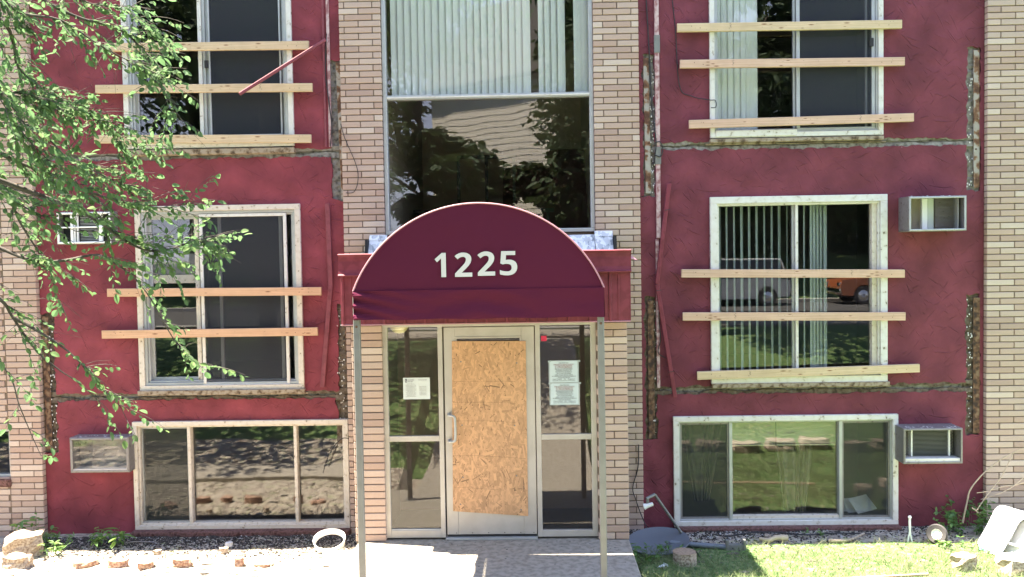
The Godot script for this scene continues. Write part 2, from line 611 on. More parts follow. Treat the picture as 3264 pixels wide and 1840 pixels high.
func add_lathe(st: SurfaceTool, prof: Array, sides: int, xf := Transform3D()) -> void:
	var area := 0.0                # the profile must run counter-clockwise about its solid
	for i in prof.size():
		var p: Vector2 = prof[i]
		var q: Vector2 = prof[(i + 1) % prof.size()]
		if i == prof.size() - 1 and prof[0] != p:
			area += p.cross(Vector2(0, p.y)) + Vector2(0, prof[0].y).cross(prof[0])
		else:
			area += p.cross(q)
	if area < 0.0:
		prof = prof.duplicate()
		prof.reverse()
	for i in prof.size() - 1:
		var p: Vector2 = prof[i]
		var q: Vector2 = prof[i + 1]
		var e := (q - p).normalized()
		for k in sides:
			var a0 := TAU * k / sides
			var a1 := TAU * (k + 1) / sides
			var vs := []
			for t in [[p, a0], [p, a1], [q, a0], [p, a1], [q, a1], [q, a0]]:
				var pr: Vector2 = t[0]
				var an: float = t[1]
				vs.append([xf * Vector3(pr.x * cos(an), pr.y, pr.x * sin(an)), xf.basis * Vector3(e.y * cos(an), -e.x, e.y * sin(an)), Vector2(an, pr.y)])
			for v in vs:
				vert(st, v[0], v[1].normalized(), v[2])


func rock_mesh(s: Vector3, seed_: int, flat := 0.35) -> ArrayMesh:
	var st := begin()
	var n := FastNoiseLite.new()
	n.seed = seed_
	n.frequency = 0.9
	var rows := 7
	var cols := 11
	var at := func(i: int, j: int) -> Vector3:
		var th := PI * i / rows
		var ph := TAU * (j % cols) / cols
		var d := Vector3(sin(th) * cos(ph), cos(th), sin(th) * sin(ph))
		var q := d / maxf(absf(d.x), maxf(absf(d.y), absf(d.z)))
		var m := d.lerp(q, flat + 0.3)
		return m * (0.82 + 0.32 * n.get_noise_3dv(d * 1.6)) * s * 0.5
	for i in rows:
		for j in cols:
			var a: Vector3 = at.call(i, j)
			var b: Vector3 = at.call(i + 1, j)
			var c: Vector3 = at.call(i + 1, j + 1)
			var d: Vector3 = at.call(i, j + 1)
			if i < rows - 1:
				tri3(st, a, b, c, a + b + c)
			if i > 0:
				tri3(st, a, c, d, a + c + d)
	return st.commit()


func make_leaf() -> ArrayMesh:
	# a pointed oval leaf one unit long, folded along its midrib and drooping at the tip
	var st := begin()
	var prof := [0.0, 0.19, 0.275, 0.27, 0.19, 0.0]
	var ys := [0.0, 0.16, 0.36, 0.58, 0.8, 1.0]
	var mid := func(i: int) -> Vector3: return Vector3(0, -0.16 * ys[i] * ys[i], ys[i])
	var edge := func(i: int, s: float) -> Vector3: return Vector3(prof[i] * s, 0.07 * prof[i] / 0.275 - 0.16 * ys[i] * ys[i], ys[i])
	for i in 5:
		for s in [-1.0, 1.0]:
			var a: Vector3 = mid.call(i)
			var b: Vector3 = mid.call(i + 1)
			var c: Vector3 = edge.call(i + 1, s)
			var d: Vector3 = edge.call(i, s)
			if i < 4:
				tri3(st, a, b, c, Vector3.UP)
			if i > 0:
				tri3(st, a, c if i < 4 else b, d, Vector3.UP)
	return st.commit()


# ---------------------------------------------------------------- node helpers
func numbered(called: String) -> String:
	var k: int = used.get(called, -1) + 1
	used[called] = k
	return called if k == 0 else "%s_%03d" % [called, k]


func tag(o: Node, label: String, category: String, group := "", kind := "") -> void:
	if label:
		o.set_meta("label", label)
	if category:
		o.set_meta("category", category)
	if group:
		o.set_meta("group", group)
	if kind:
		o.set_meta("kind", kind)


func thing(called: String, label: String, category: String, at := Vector3.ZERO, group := "") -> Node3D:
	var o := Node3D.new()
	o.name = numbered(called)
	o.position = at
	add_child(o)
	tag(o, label, category, group)
	return o


func put(called: String, mesh: Mesh, m: Material, parent: Node = null, xf := Transform3D()) -> MeshInstance3D:
	var o := MeshInstance3D.new()
	o.mesh = mesh
	o.material_override = m
	o.transform = xf
	if parent == null:
		o.name = numbered(called)
		add_child(o)
	else:
		o.name = called
		parent.add_child(o, true)
	return o


func part(called: String, st: SurfaceTool, m: Material, parent: Node = null) -> MeshInstance3D:
	return put(called, st.commit(), m, parent)


func many(called: String, mesh: Mesh, m: Material, xfs: Array, parent: Node = null, cols := []) -> MultiMeshInstance3D:
	var mm := MultiMesh.new()
	mm.transform_format = MultiMesh.TRANSFORM_3D
	mm.use_colors = cols.size() > 0
	mm.mesh = mesh
	mm.instance_count = xfs.size()
	for i in xfs.size():
		mm.set_instance_transform(i, xfs[i])
		if cols.size() > 0:
			mm.set_instance_color(i, cols[i])
	var o := MultiMeshInstance3D.new()
	o.multimesh = mm
	o.material_override = m
	o.set_meta("kind", "stuff")
	if parent == null:
		o.name = numbered(called)
		add_child(o)
	else:
		o.name = called
		parent.add_child(o, true)
	return o


func ring(called: String, x0: float, x1: float, y0: float, y1: float, w: float, z0: float, z1: float, m: Material, parent: Node, b := 0.004) -> MeshInstance3D:
	# four bars round an opening, butted end to end
	var st := begin()
	span_box(st, x0, x1, y1 - w, y1, z0, z1, b)
	span_box(st, x0, x1, y0, y0 + w, z0, z1, b)
	span_box(st, x0, x0 + w, y0 + w, y1 - w, z0, z1, b)
	span_box(st, x1 - w, x1, y0 + w, y1 - w, z0, z1, b)
	return part(called, st, m, parent)


func pane(x0: float, x1: float, y0: float, y1: float, z: float, parent: Node, m: Material = null, sheets := 2) -> void:
	# double glazing; a third sheet is added only to strengthen the mirrored yard
	var g: Material = m if m else M.glass
	for k in sheets:
		var st := begin()
		var zz := z - 0.014 * k
		quad(st, Vector3(x0, y0, zz), Vector3(x1, y0, zz), Vector3(x1, y1, zz), Vector3(x0, y1, zz), Vector3.BACK)
		part("pane", st, g, parent)


func bar(called: String, x0: float, x1: float, y0: float, y1: float, z0: float, z1: float, m: Material, parent: Node, b := 0.003) -> MeshInstance3D:
	var st := begin()
	span_box(st, x0, x1, y0, y1, z0, z1, b)
	return part(called, st, m, parent)


# ---------------------------------------------------------------- ground
func hgt(x: float, z: float) -> float:
	var y := 0.1
	if z > 2.9:
		y = lerpf(0.1, 1.5, smoothstep(2.9, 9.2, z))
	if z > 11.4:
		y = lerpf(1.5, 1.2, smoothstep(11.4, 14.0, z))
	if z > 23.0:
		y = lerpf(1.2, 3.0, smoothstep(24.0, 33.0, z))
	if z < 12.0:
		y += 0.018 * grain.get_noise_2d(x, z) + 0.03 * lumps.get_noise_2d(x, z) * smoothstep(0.1, 1.0, z)
		if x > -1.75 and x < 0.9 and z > -0.2:
			y -= 0.16
		if x > -7.0 and x <= -1.5 and z > 2.15 and z < 3.0:
			y -= 0.05
	return y


func ground_and_streets() -> void:
	var soil := begin()
	var lawn := begin()
	var xs := []
	var zs := []
	var x := -6.4
	while x < 6.0:
		xs.append(x)
		x += 0.1
	for v in [300.0, 150, 80, 45, 30, 22, 16, 12, 9.5, 8, 7]:
		xs.append(v)
		xs.append(-v)
	xs.sort()
	var z := -0.12
	while z < 3.2:
		zs.append(z)
		z += 0.1
	for v in [3.6, 4.2, 5.0, 6, 7, 8, 9, 10, 11.4, 12.6, 14, 18, 23, 24, 26, 28, 30, 33, 40, 60, 120, 300]:
		zs.append(float(v))
	for i in xs.size() - 1:
		for j in zs.size() - 1:
			var a := Vector3(xs[i], hgt(xs[i], zs[j]), zs[j])
			var b := Vector3(xs[i + 1], hgt(xs[i + 1], zs[j]), zs[j])
			var c := Vector3(xs[i + 1], hgt(xs[i + 1], zs[j + 1]), zs[j + 1])
			var d := Vector3(xs[i], hgt(xs[i], zs[j + 1]), zs[j + 1])
			var bare: bool = zs[j] < 0.45 or (xs[i] < -1.0 and zs[j] < 3.9)
			quad(soil if bare else lawn, a, b, c, d, Vector3.UP)
	tag(part("bare_soil", soil, M.soil), "bare pale dirt along the foot of the building and over the left yard", "ground", "", "structure")
	tag(part("lawn_ground", lawn, M.lawn), "patchy lawn on the right and up the bank to the street", "ground", "", "structure")
	var back := begin()
	quad(back, Vector3(-300, -1.4, -0.12), Vector3(300, -1.4, -0.12), Vector3(300, -1.4, -300), Vector3(-300, -1.4, -300), Vector3.UP)
	tag(part("rear_ground", back, M.lawn), "ground under and behind the apartment building", "ground", "", "structure")
	# the raised stoop slab and its walk up to the street
	var st := begin()
	add_box(st, Vector3(-0.43, 0.215, 1.85), Vector3(2.68, 0.22, 1.9), 0.012)
	tag(part("entrance_slab", st, M.concrete), "raised concrete slab in front of the boarded entrance door", "slab", "", "structure")
	st = begin()
	var prev := Vector3.ZERO
	for k in 14:
		var zz := 2.81 + k * 0.5
		var p := Vector3(0, maxf(0.30, hgt(2.5, zz) + 0.03), zz)
		if k:
			quad(st, Vector3(-1.45, prev.y, prev.z), Vector3(0.75, prev.y, prev.z), Vector3(0.75, p.y, p.z), Vector3(-1.45, p.y, p.z), Vector3.UP)
			for sx in [-1.45, 0.75]:
				quad(st, Vector3(sx, prev.y - 0.2, prev.z), Vector3(sx, prev.y, prev.z), Vector3(sx, p.y, p.z), Vector3(sx, p.y - 0.2, p.z))
		prev = p
	tag(part("entrance_walk", st, M.concrete), "concrete walk climbing from the entrance to the street", "path", "", "structure")
	st = begin()
	add_box(st, Vector3(-4.2, 0.075, 2.55), Vector3(5.3, 0.11, 0.75), 0.01)
	tag(part("side_path", st, M.concrete), "narrow concrete path across the left yard, mirrored in the low window", "path", "", "structure")
	st = begin()
	add_box(st, Vector3(0, 1.45, 10.3), Vector3(120, 0.2, 1.5), 0.01)
	tag(part("street_pavement", st, M.concrete), "concrete pavement beside the street", "pavement", "", "structure")
	st = begin()
	quad(st, Vector3(-150, 1.235, 14.0), Vector3(150, 1.235, 14.0), Vector3(150, 1.235, 23.0), Vector3(-150, 1.235, 23.0), Vector3.UP)
	tag(part("street", st, M.asphalt), "asphalt street in front of the building", "road", "", "structure")
	st = begin()
	for zz in [13.9, 23.1]:
		add_box(st, Vector3(0, 1.26, zz), Vector3(200, 0.24, 0.18), 0.02)
	tag(part("street_kerb", st, M.kerb), "concrete kerbs on both sides of the street", "kerb", "", "structure")
	# a row of edging blocks in the lawn and loose gravel at the foot of the wall
	gravel_and_grass()


func gravel_and_grass() -> void:
	var r := RandomNumberGenerator.new()
	r.seed = 9
	var stone := rock_mesh(Vector3.ONE, 4, 0.2)
	var xfs := []
	var cols := []
	for k in 9000:
		var left := k < 5200
		var x := r.randf_range(-5.45, -1.9) if left else r.randf_range(1.0, 4.6)
		var z := -0.05 + absf(r.randfn(0.0, 0.30)) + (0.12 if left else 0.0)
		if z > (0.95 if left else 0.75) or (not left and x > 2.9 and r.randf() < 0.55):
			continue
		var s := r.randf_range(0.008, 0.024) * (1.5 if r.randf() < 0.06 else 1.0)
		xfs.append(Transform3D(Basis.from_euler(Vector3(r.randf() * 6, r.randf() * 6, r.randf() * 6)).scaled(Vector3(s, s * 0.6, s)), Vector3(x, hgt(x, z) + s * 0.2, z)))
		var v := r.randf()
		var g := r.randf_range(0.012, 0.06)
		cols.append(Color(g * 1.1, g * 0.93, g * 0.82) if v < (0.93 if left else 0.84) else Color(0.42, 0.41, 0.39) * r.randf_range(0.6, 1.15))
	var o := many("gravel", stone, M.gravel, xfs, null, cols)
	tag(o, "grey gravel with white paint chips along the foot of both stucco bays", "gravel")
	# short grass: one bent blade, many times
	var st := begin()
	for s in [[0.0, 0.35, 0.012, 0.009, 0.0, 0.06], [0.35, 0.75, 0.009, 0.005, 0.06, 0.2]]:
		quad(st, Vector3(-s[2], s[0], s[4]), Vector3(s[2], s[0], s[4]), Vector3(s[3], s[1], s[5]), Vector3(-s[3], s[1], s[5]), Vector3.BACK)
	tri3(st, Vector3(-0.005, 0.75, 0.2), Vector3(0.005, 0.75, 0.2), Vector3(0, 1, 0.42), Vector3.BACK)
	var blade := st.commit()
	xfs = []
	cols = []
	for k in 64000:
		var x := r.randf_range(0.95, 6.2)
		var z := r.randf_range(0.35, 3.6)
		var dens := 0.5 + 0.9 * lumps.get_noise_2d(x * 1.7, z * 1.7)
		var edge := smoothstep(0.35, 0.85, z - (0.15 if x < 2.2 else 0.0) - 0.25 * lumps.get_noise_2d(x * 3.0, 4.0))
		if r.randf() > edge * (dens + 0.25):
			continue
		var h := r.randf_range(0.035, 0.10)
		xfs.append(Transform3D(Basis.from_euler(Vector3(r.randfn(0, 0.25), r.randf() * TAU, r.randfn(0, 0.25))).scaled(Vector3(h * 2.6, h, h)), Vector3(x, hgt(x, z) - 0.004, z)))
		var c := Color(0.12, 0.18, 0.06).lerp(Color(0.31, 0.29, 0.19), r.randf() * (0.9 if z < 1.6 and x > 2.2 else 0.5))  # paler in the sunlit patch: its glare is put into the blade colour
		cols.append(c * r.randf_range(0.75, 1.2))
	for k in 26000:
		var x := r.randf_range(-7.2, -1.9)
		var z := r.randf_range(0.5, 5.5)
		if z > 2.15 and z < 3.0:
			continue
		if lumps.get_noise_2d(x * 2.0, z * 2.0) + 0.4 * grain.get_noise_2d(x * 2.0, z * 3.0) < (0.2 if x > -5.0 and z < 2.0 else -0.05):
			continue
		var h := r.randf_range(0.025, 0.06)
		xfs.append(Transform3D(Basis.from_euler(Vector3(r.randfn(0, 0.4), r.randf() * TAU, r.randfn(0, 0.4))).scaled(Vector3(h * 2.6, h, h)), Vector3(x, hgt(x, z) - 0.004, z)))
		cols.append(Color(0.26, 0.25, 0.12).lerp(Color(0.14, 0.19, 0.06), r.randf()))
	var lx := []
	var lc := []
	for k in 5200:                    # twigs, clods and leaf litter on the dirt
		var lefty := k % 4 < 3
		var x := r.randf_range(-7.0, -1.8) if lefty else r.randf_range(1.1, 5.5)
		var z := r.randf_range(0.55, 5.0)
		var s := r.randf_range(0.006, 0.022) * (2.6 if r.randf() < 0.06 else 1.0)
		lx.append(Transform3D(Basis.from_euler(Vector3(r.randfn(0, 0.3), r.randf() * 6, r.randfn(0, 0.3))).scaled(Vector3(s * r.randf_range(0.8, 3.5), s * 0.45, s)), Vector3(x, hgt(x, z) + s * 0.1, z)))
		var g := r.randf_range(0.03, 0.32)
		lc.append(Color(g, g * 0.86, g * 0.7))
	tag(many("yard_litter", stone, M.gravel, lx, null, lc), "twigs, clods and leaf litter strewn over both yards", "litter")
	lx = []
	lc = []
	for k in 90:
		var s := r.randf_range(0.004, 0.013)
		lx.append(Transform3D(Basis(Vector3.UP, r.randf() * 6).scaled(Vector3(s * 1.8, s * 0.4, s)), Vector3(r.randf_range(-1.7, 0.85), 0.326, 1.02 + absf(r.randfn(0, 0.35)))))
		var g := r.randf_range(0.02, 0.12)
		lc.append(Color(g, g * 0.9, g * 0.8))
	tag(many("slab_grit", stone, M.gravel, lx, null, lc), "dark grit scattered on the entrance slab", "grit")
	o = many("grass", blade, M.grass, xfs, null, cols)
	tag(o, "short ragged grass over the right yard and thin tufts on the left", "grass")


# ---------------------------------------------------------------- building
func holed_wall(st: SurfaceTool, x0: float, x1: float, y0: float, y1: float, z0: float, z1: float, holes: Array) -> void:
	var xs := [x0, x1]
	var ys := [y0, y1]
	for h in holes:
		xs.append_array([h[0], h[1]])
		ys.append_array([h[2], h[3]])
	xs.sort()
	ys.sort()
	for i in xs.size() - 1:
		for j in ys.size() - 1:
			if xs[i + 1] - xs[i] < 0.001 or ys[j + 1] - ys[j] < 0.001:
				continue
			var c := Vector2(xs[i] + xs[i + 1], ys[j] + ys[j + 1]) * 0.5
			var open := false
			for h in holes:
				if c.x > h[0] and c.x < h[1] and c.y > h[2] and c.y < h[3]:
					open = true
			if not open:
				span_box(st, xs[i], xs[i + 1], ys[j], ys[j + 1], z0, z1)


func building_shell() -> void:
	var b := thing("apartment_building", "shabby condemned apartment block of tan brick and maroon stucco", "building")
	var st := begin()
	span_box(st, -9.6, 8.6, 6.4, 6.6, -9.0, -0.03)
	part("roof", st, M.bitumen, b)
	st = begin()
	span_box(st, -9.6, 8.6, -1.2, 6.4, -9.2, -9.0)
	span_box(st, -9.6, -9.4, -1.2, 6.4, -9.0, -0.3)
	span_box(st, 8.4, 8.6, -1.2, 6.4, -9.0, -0.3)
	part("outer_wall", st, M.hall_paint, b)
	st = begin()                                       # rooms: floors and partitions
	for y in [-1.2, 1.45, 4.16]:
		span_box(st, -9.4, -1.78, y, y + 0.1, -4.1, -0.26)
		span_box(st, 0.88, 8.4, y, y + 0.1, -4.1, -0.26)
	span_box(st, -1.78, 0.88, 0.1, 0.2, -4.1, -0.26)
	part("room_floor", st, M.room_floor, b)
	st = begin()
	for x in [-5.6, -1.78, 0.78, 5.0]:
		if x != -1.78 and x != 0.78:
			span_box(st, x, x + 0.1, -1.2, 6.4, -4.1, -0.26)
	span_box(st, -9.4, -1.78, -1.2, 6.4, -4.2, -4.1)
	span_box(st, 0.88, 8.4, -1.2, 6.4, -4.2, -4.1)
	part("room_wall", st, M.room_paint, b)
	st = begin()
	for x in [-1.78, 0.78]:
		span_box(st, x, x + 0.1, 0.1, 6.4, -4.1, -0.26)
	span_box(st, -1.78, 0.88, 0.1, 6.4, -4.2, -4.1)
	part("stairwell_wall", st, M.hall_paint, b)
	# masonry behind the stucco, with the window openings left out
	st = begin()
	holed_wall(st, -5.6, -1.98, -1.2, 6.4, -0.26, -0.10, [[-4.41, -2.62, 4.36, 6.33], [-4.33, -2.58, 1.74, 3.70], [-4.43, -2.12, 0.17, 1.32]])
	holed_wall(st, 1.12, 5.0, -1.2, 6.4, -0.26, -0.10, [[1.98, 3.76, 4.38, 6.33], [1.975, 3.80, 1.74, 3.70], [1.56, 3.91, 0.16, 1.31]])
	part("masonry_backing", st, M.grey_mortar, b)
	# stairwell: landing, flight of steps and railing behind the tall window
	st = begin()
	span_box(st, -1.68, 0.78, 3.0, 3.14, -4.1, -2.4)
	for k in 9:
		span_box(st, -0.4, 0.78, 3.14 + k * 0.17, 3.31 + k * 0.17, -3.0 - k * 0.11, -2.4 - k * 0.11)
	part("stair", st, M.carpet, b)
	st = begin()
	for s in [[-1.6, 0.3, 3.72], [-1.0, -0.2, 4.45]]:
		span_box(st, s[0], s[1], s[2], s[2] + 0.05, -2.36, -2.32)
	for x in [-1.0, -0.62, -0.25, 0.2]:
		span_box(st, x, x + 0.04, 3.14, 4.45 if x < 0.0 else 3.72, -2.36, -2.32)
	part("stair_railing", st, M.black, b)


func brick_run(parent: Node, x0: float, x1: float, y0: float, y1: float, shown0: float, shown1: float, z: float, phase: float, depth := 0.07, course := BAND, len := 0.295, min_y := -9.0, hide := Vector2(99, 99), skip_heads := false) -> void:
	# bricks from x0 to x1; those between shown0 and shown1 (height) are single parts, the rest one mass
	var j := 0
	var y := y0
	var gap := 0.010
	var rest := []
	var cols := []
	while y < y1 - 0.02:
		var x := x0 + (0.0 if skip_heads else (phase if j % 2 == 0 else phase - (len + gap) * 0.5)) - (0.0 if skip_heads else (len + gap) * 2)
		while x < x1:
			var a := maxf(x, x0)
			var c := minf(x + len, x1)
			if skip_heads:
				c = x1
			if c - a > 0.025:
				var size := Vector3(snappedf(c - a, 0.005), course - gap, depth)
				var pos := Vector3((a + c) / 2, y + course / 2, z - depth / 2 + rng.randf_range(-0.0018, 0.0018))
				var tone: int = [0, 0, 1, 2, 4, 4, 0, 2, 3, 5, 1, 4][rng.randi() % 12]
				var hidden := pos.x > hide.x and pos.x < hide.y and pos.y < min_y
				if y >= shown0 and y < shown1 and not hidden and pos.x > -6.35 and pos.x < 5.55:
					put("brick", box_mesh(size, 0.004), M["brick_%d" % tone], parent, Transform3D(Basis.from_euler(Vector3(0, 0, rng.randf_range(-0.003, 0.003))), pos))
				else:
					rest.append(Transform3D(Basis().scaled(Vector3(size.x, size.y, size.z)), pos))
			x += len + gap if not skip_heads else 99.0
		y += course
		j += 1
	if rest.size() > 0:
		many("brickwork", box_mesh(Vector3.ONE, 0.0), M.brick_0, rest, parent)


func pilaster(label: String, x0: float, x1: float, shown: Array, phase: float, hide := Vector2(99, 99), holes := [], base := 0.02) -> void:
	var p := thing("brick_pilaster", label, "wall", Vector3.ZERO, "tan brick pilasters of the front")
	var st := begin()
	holed_wall(st, x0 + 0.004, x1 - 0.004, -1.2, 6.4, -0.26, -0.012, holes)
	part("mortar_bed", st, M.mortar, p)
	if holes.is_empty():
		brick_run(p, x0, x1, base, 6.38, shown[0], shown[1], 0.0, phase, 0.1, BAND, 0.295, 3.1, hide)
	else:
		var h: Array = holes[0]
		brick_run(p, h[1], x1, base, 6.38, shown[0], shown[1], 0.0, phase, 0.1)
		brick_run(p, x0, h[1] - 0.01, base, h[2], shown[0], h[2], 0.0, phase + 0.1, 0.1)
		brick_run(p, x0, h[1] - 0.01, h[3], 6.38, h[3], shown[1], 0.0, phase + 0.1, 0.1)


func pilasters() -> void:
	pilaster("brick pilaster just left of the tall stairwell window", -2.055, -1.605, [0.0, 6.1], 0.06, Vector2(-1.95, 0.0))
	pilaster("brick pilaster just right of the tall stairwell window", 0.69, 1.178, [0.0, 6.1], 0.11, Vector2(0.0, 0.92))
	pilaster("brick wall at the right edge, beside the pale bare branches", 4.888, 8.6, [0.0, 6.1], 0.30, Vector2(99, 99))
	pilaster("brick wall at the left edge, behind the hanging branches", -9.6, -5.485, [0.0, 6.1], 0.12, Vector2(99, 99), [[-6.6, -5.85, 0.75, 1.30]])
	var w := thing("basement_window", "small green-tinted window with maroon sill at the left edge", "window")
	ring("frame", -6.6, -5.85, 0.75, 1.30, 0.035, -0.13, -0.05, M.aluminium, w)
	pane(-6.56, -5.89, 0.79, 1.26, -0.08, w)
	bar("sill", -6.62, -5.84, 0.655, 0.745, -0.1, 0.025, M.maroon_sill, w, 0.012)


func jag(poly: Array, keep_x: Array) -> PackedVector2Array:
	# broken stucco edges: subdivided and bitten, except along the corners with the brick
	var out := PackedVector2Array()
	for i in poly.size():
		var a: Vector2 = Vector2(poly[i][0], poly[i][1])
		var b: Vector2 = Vector2(poly[(i + 1) % poly.size()][0], poly[(i + 1) % poly.size()][1])
		out.append(a)
		var clean := absf(a.y - b.y) < 0.001 and (a.y > 6.3 or a.y < 0.02)
		for k in keep_x:
			if absf(a.x - k) < 0.001 and absf(b.x - k) < 0.001:
				clean = true
		if clean:
			continue
		var n := int(a.distance_to(b) / 0.03)
		var dir := (b - a).normalized()
		var nrm := Vector2(-dir.y, dir.x)
		for k in range(1, n):
			var q := a.lerp(b, k / float(n))
			var off := 0.03 * grain.get_noise_2d(q.x * 2.6 + 30, q.y * 2.6) + 0.012 * grain.get_noise_2d(q.x * 9.0, q.y * 9.0 + 50) + rng.randf_range(-0.002, 0.002)
			out.append(q + nrm * off)
	return out


func mortar_strip(parent: Node, x0: float, x1: float, y0: float, y1: float, m: Material, amp := 0.014, z := -0.088) -> void:
	var st := begin()
	var nx := maxi(3, int((x1 - x0) / 0.022))
	var ny := maxi(3, int((y1 - y0) / 0.022))
	var at := func(i: int, j: int) -> Vector3:
		var x := lerpf(x0, x1, i / float(nx))
		var y := lerpf(y0, y1, j / float(ny))
		return Vector3(x, y, z + amp * (grain.get_noise_2d(x * 5.0, y * 5.0) + 0.3 * grain.get_noise_2d(x * 14.0, y * 14.0 + 9.0)))
	for i in nx:
		for j in ny:
			quad(st, at.call(i, j), at.call(i + 1, j), at.call(i + 1, j + 1), at.call(i, j + 1), Vector3.BACK)
	part("broken_mortar", st, m, parent)


func torn_band(parent: Node, x0: float, x1: float, y0: float, y1: float, m: Material, seed_: int) -> void:
	# two ragged lips of old mortar with a crack between them, the crack wandering and opening
	var up := []
	var down := []
	var n := int((x1 - x0) / 0.025)
	var r := RandomNumberGenerator.new()
	r.seed = seed_
	for i in n + 1:
		var x := lerpf(x0, x1, i / float(n))
		var c := lerpf(y0, y1, 0.5) + 0.02 * grain.get_noise_2d(x * 1.5 + seed_, 3.0) + r.randf_range(-0.003, 0.003)
		var gap := maxf(0.004, 0.014 + 0.02 * grain.get_noise_2d(x * 1.1 + seed_ * 7.0, 8.0) + r.randf_range(-0.003, 0.003))
		up.append(Vector2(x, c + gap))
		down.append(Vector2(x, c - gap))
	for lip in 2:
		var st := begin()
		var edge: Array = up if lip == 0 else down
		var lim := y1 if lip == 0 else y0
		for i in n:
			var a: Vector2 = edge[i]
			var b: Vector2 = edge[i + 1]
			var za := -0.066 + 0.012 * grain.get_noise_2d(a.x * 6.0, seed_ + lip)
			var zb := -0.066 + 0.012 * grain.get_noise_2d(b.x * 6.0, seed_ + lip)
			quad(st, Vector3(a.x, a.y, za - 0.006), Vector3(b.x, b.y, zb - 0.006), Vector3(b.x, lim, zb), Vector3(a.x, lim, za), Vector3.BACK)
			quad(st, Vector3(a.x, a.y, za - 0.006), Vector3(b.x, b.y, zb - 0.006), Vector3(b.x, b.y, -0.1), Vector3(a.x, a.y, -0.1), Vector3(0, -1 if lip == 0 else 1, 0))
		part("mortar_lip", st, m, parent)


func chips(parent: Node, x0: float, x1: float, y0: float, y1: float, n: int, seed_: int) -> void:
	var r := RandomNumberGenerator.new()
	r.seed = seed_
	var xfs := []
	for k in n / 2:
		var s := r.randf_range(0.005, 0.016)
		xfs.append(Transform3D(Basis.from_euler(Vector3(r.randf() * 6, r.randf() * 6, r.randf() * 6)).scaled(Vector3(s, s * 1.4, s * 0.7)), Vector3(r.randf_range(x0, x1), r.randf_range(y0, y1), r.randf_range(-0.075, -0.055))))
	many("paint_chip", rock_mesh(Vector3.ONE, 21, 0.3), M.white_chip, xfs, parent)


func steel(parent: Node, xa: float, ya: float, xb: float, yb: float, w: float, m: Material) -> void:
	var a := Vector2(xa, ya)
	var b := Vector2(xb, yb)
	var l := a.distance_to(b)
	var rot := Basis(Vector3.BACK, (b - a).angle() - PI / 2)
	var c := (a + b) / 2
	var o := put("steel_strip", box_mesh(Vector3(w, l, 0.014), 0.002), m, parent, Transform3D(rot, Vector3(c.x, c.y, -0.062)))
	for k in 5:
		var st := begin()
		add_lathe(st, [Vector2(0, 0.008), Vector2(0.007, 0.006), Vector2(0.010, 0)], 8, Transform3D(Basis(Vector3.RIGHT, PI / 2), Vector3(w * 0.12 * (1 if k % 2 else -1), l * (-0.44 + 0.22 * k), 0.007)))
		part("bolt", st, M.dark_rust, o)


func slab_edge(parent: Node, x0: float, x1: float, y: float, h: float, m: Material, seed_: int) -> void:
	# uneven lengths of old ledger board left in a slot
	var r := RandomNumberGenerator.new()
	r.seed = seed_
	var x := x0
	while x < x1:
		var l := minf(r.randf_range(0.5, 1.1), x1 - x)
		bar("ledger_board", x, x + l - 0.006, y + r.randf_range(0, 0.006), y + h + r.randf_range(-0.01, 0.004), -0.1, -0.052 + r.randf_range(-0.008, 0.004), m, parent, 0.004)
		x += l


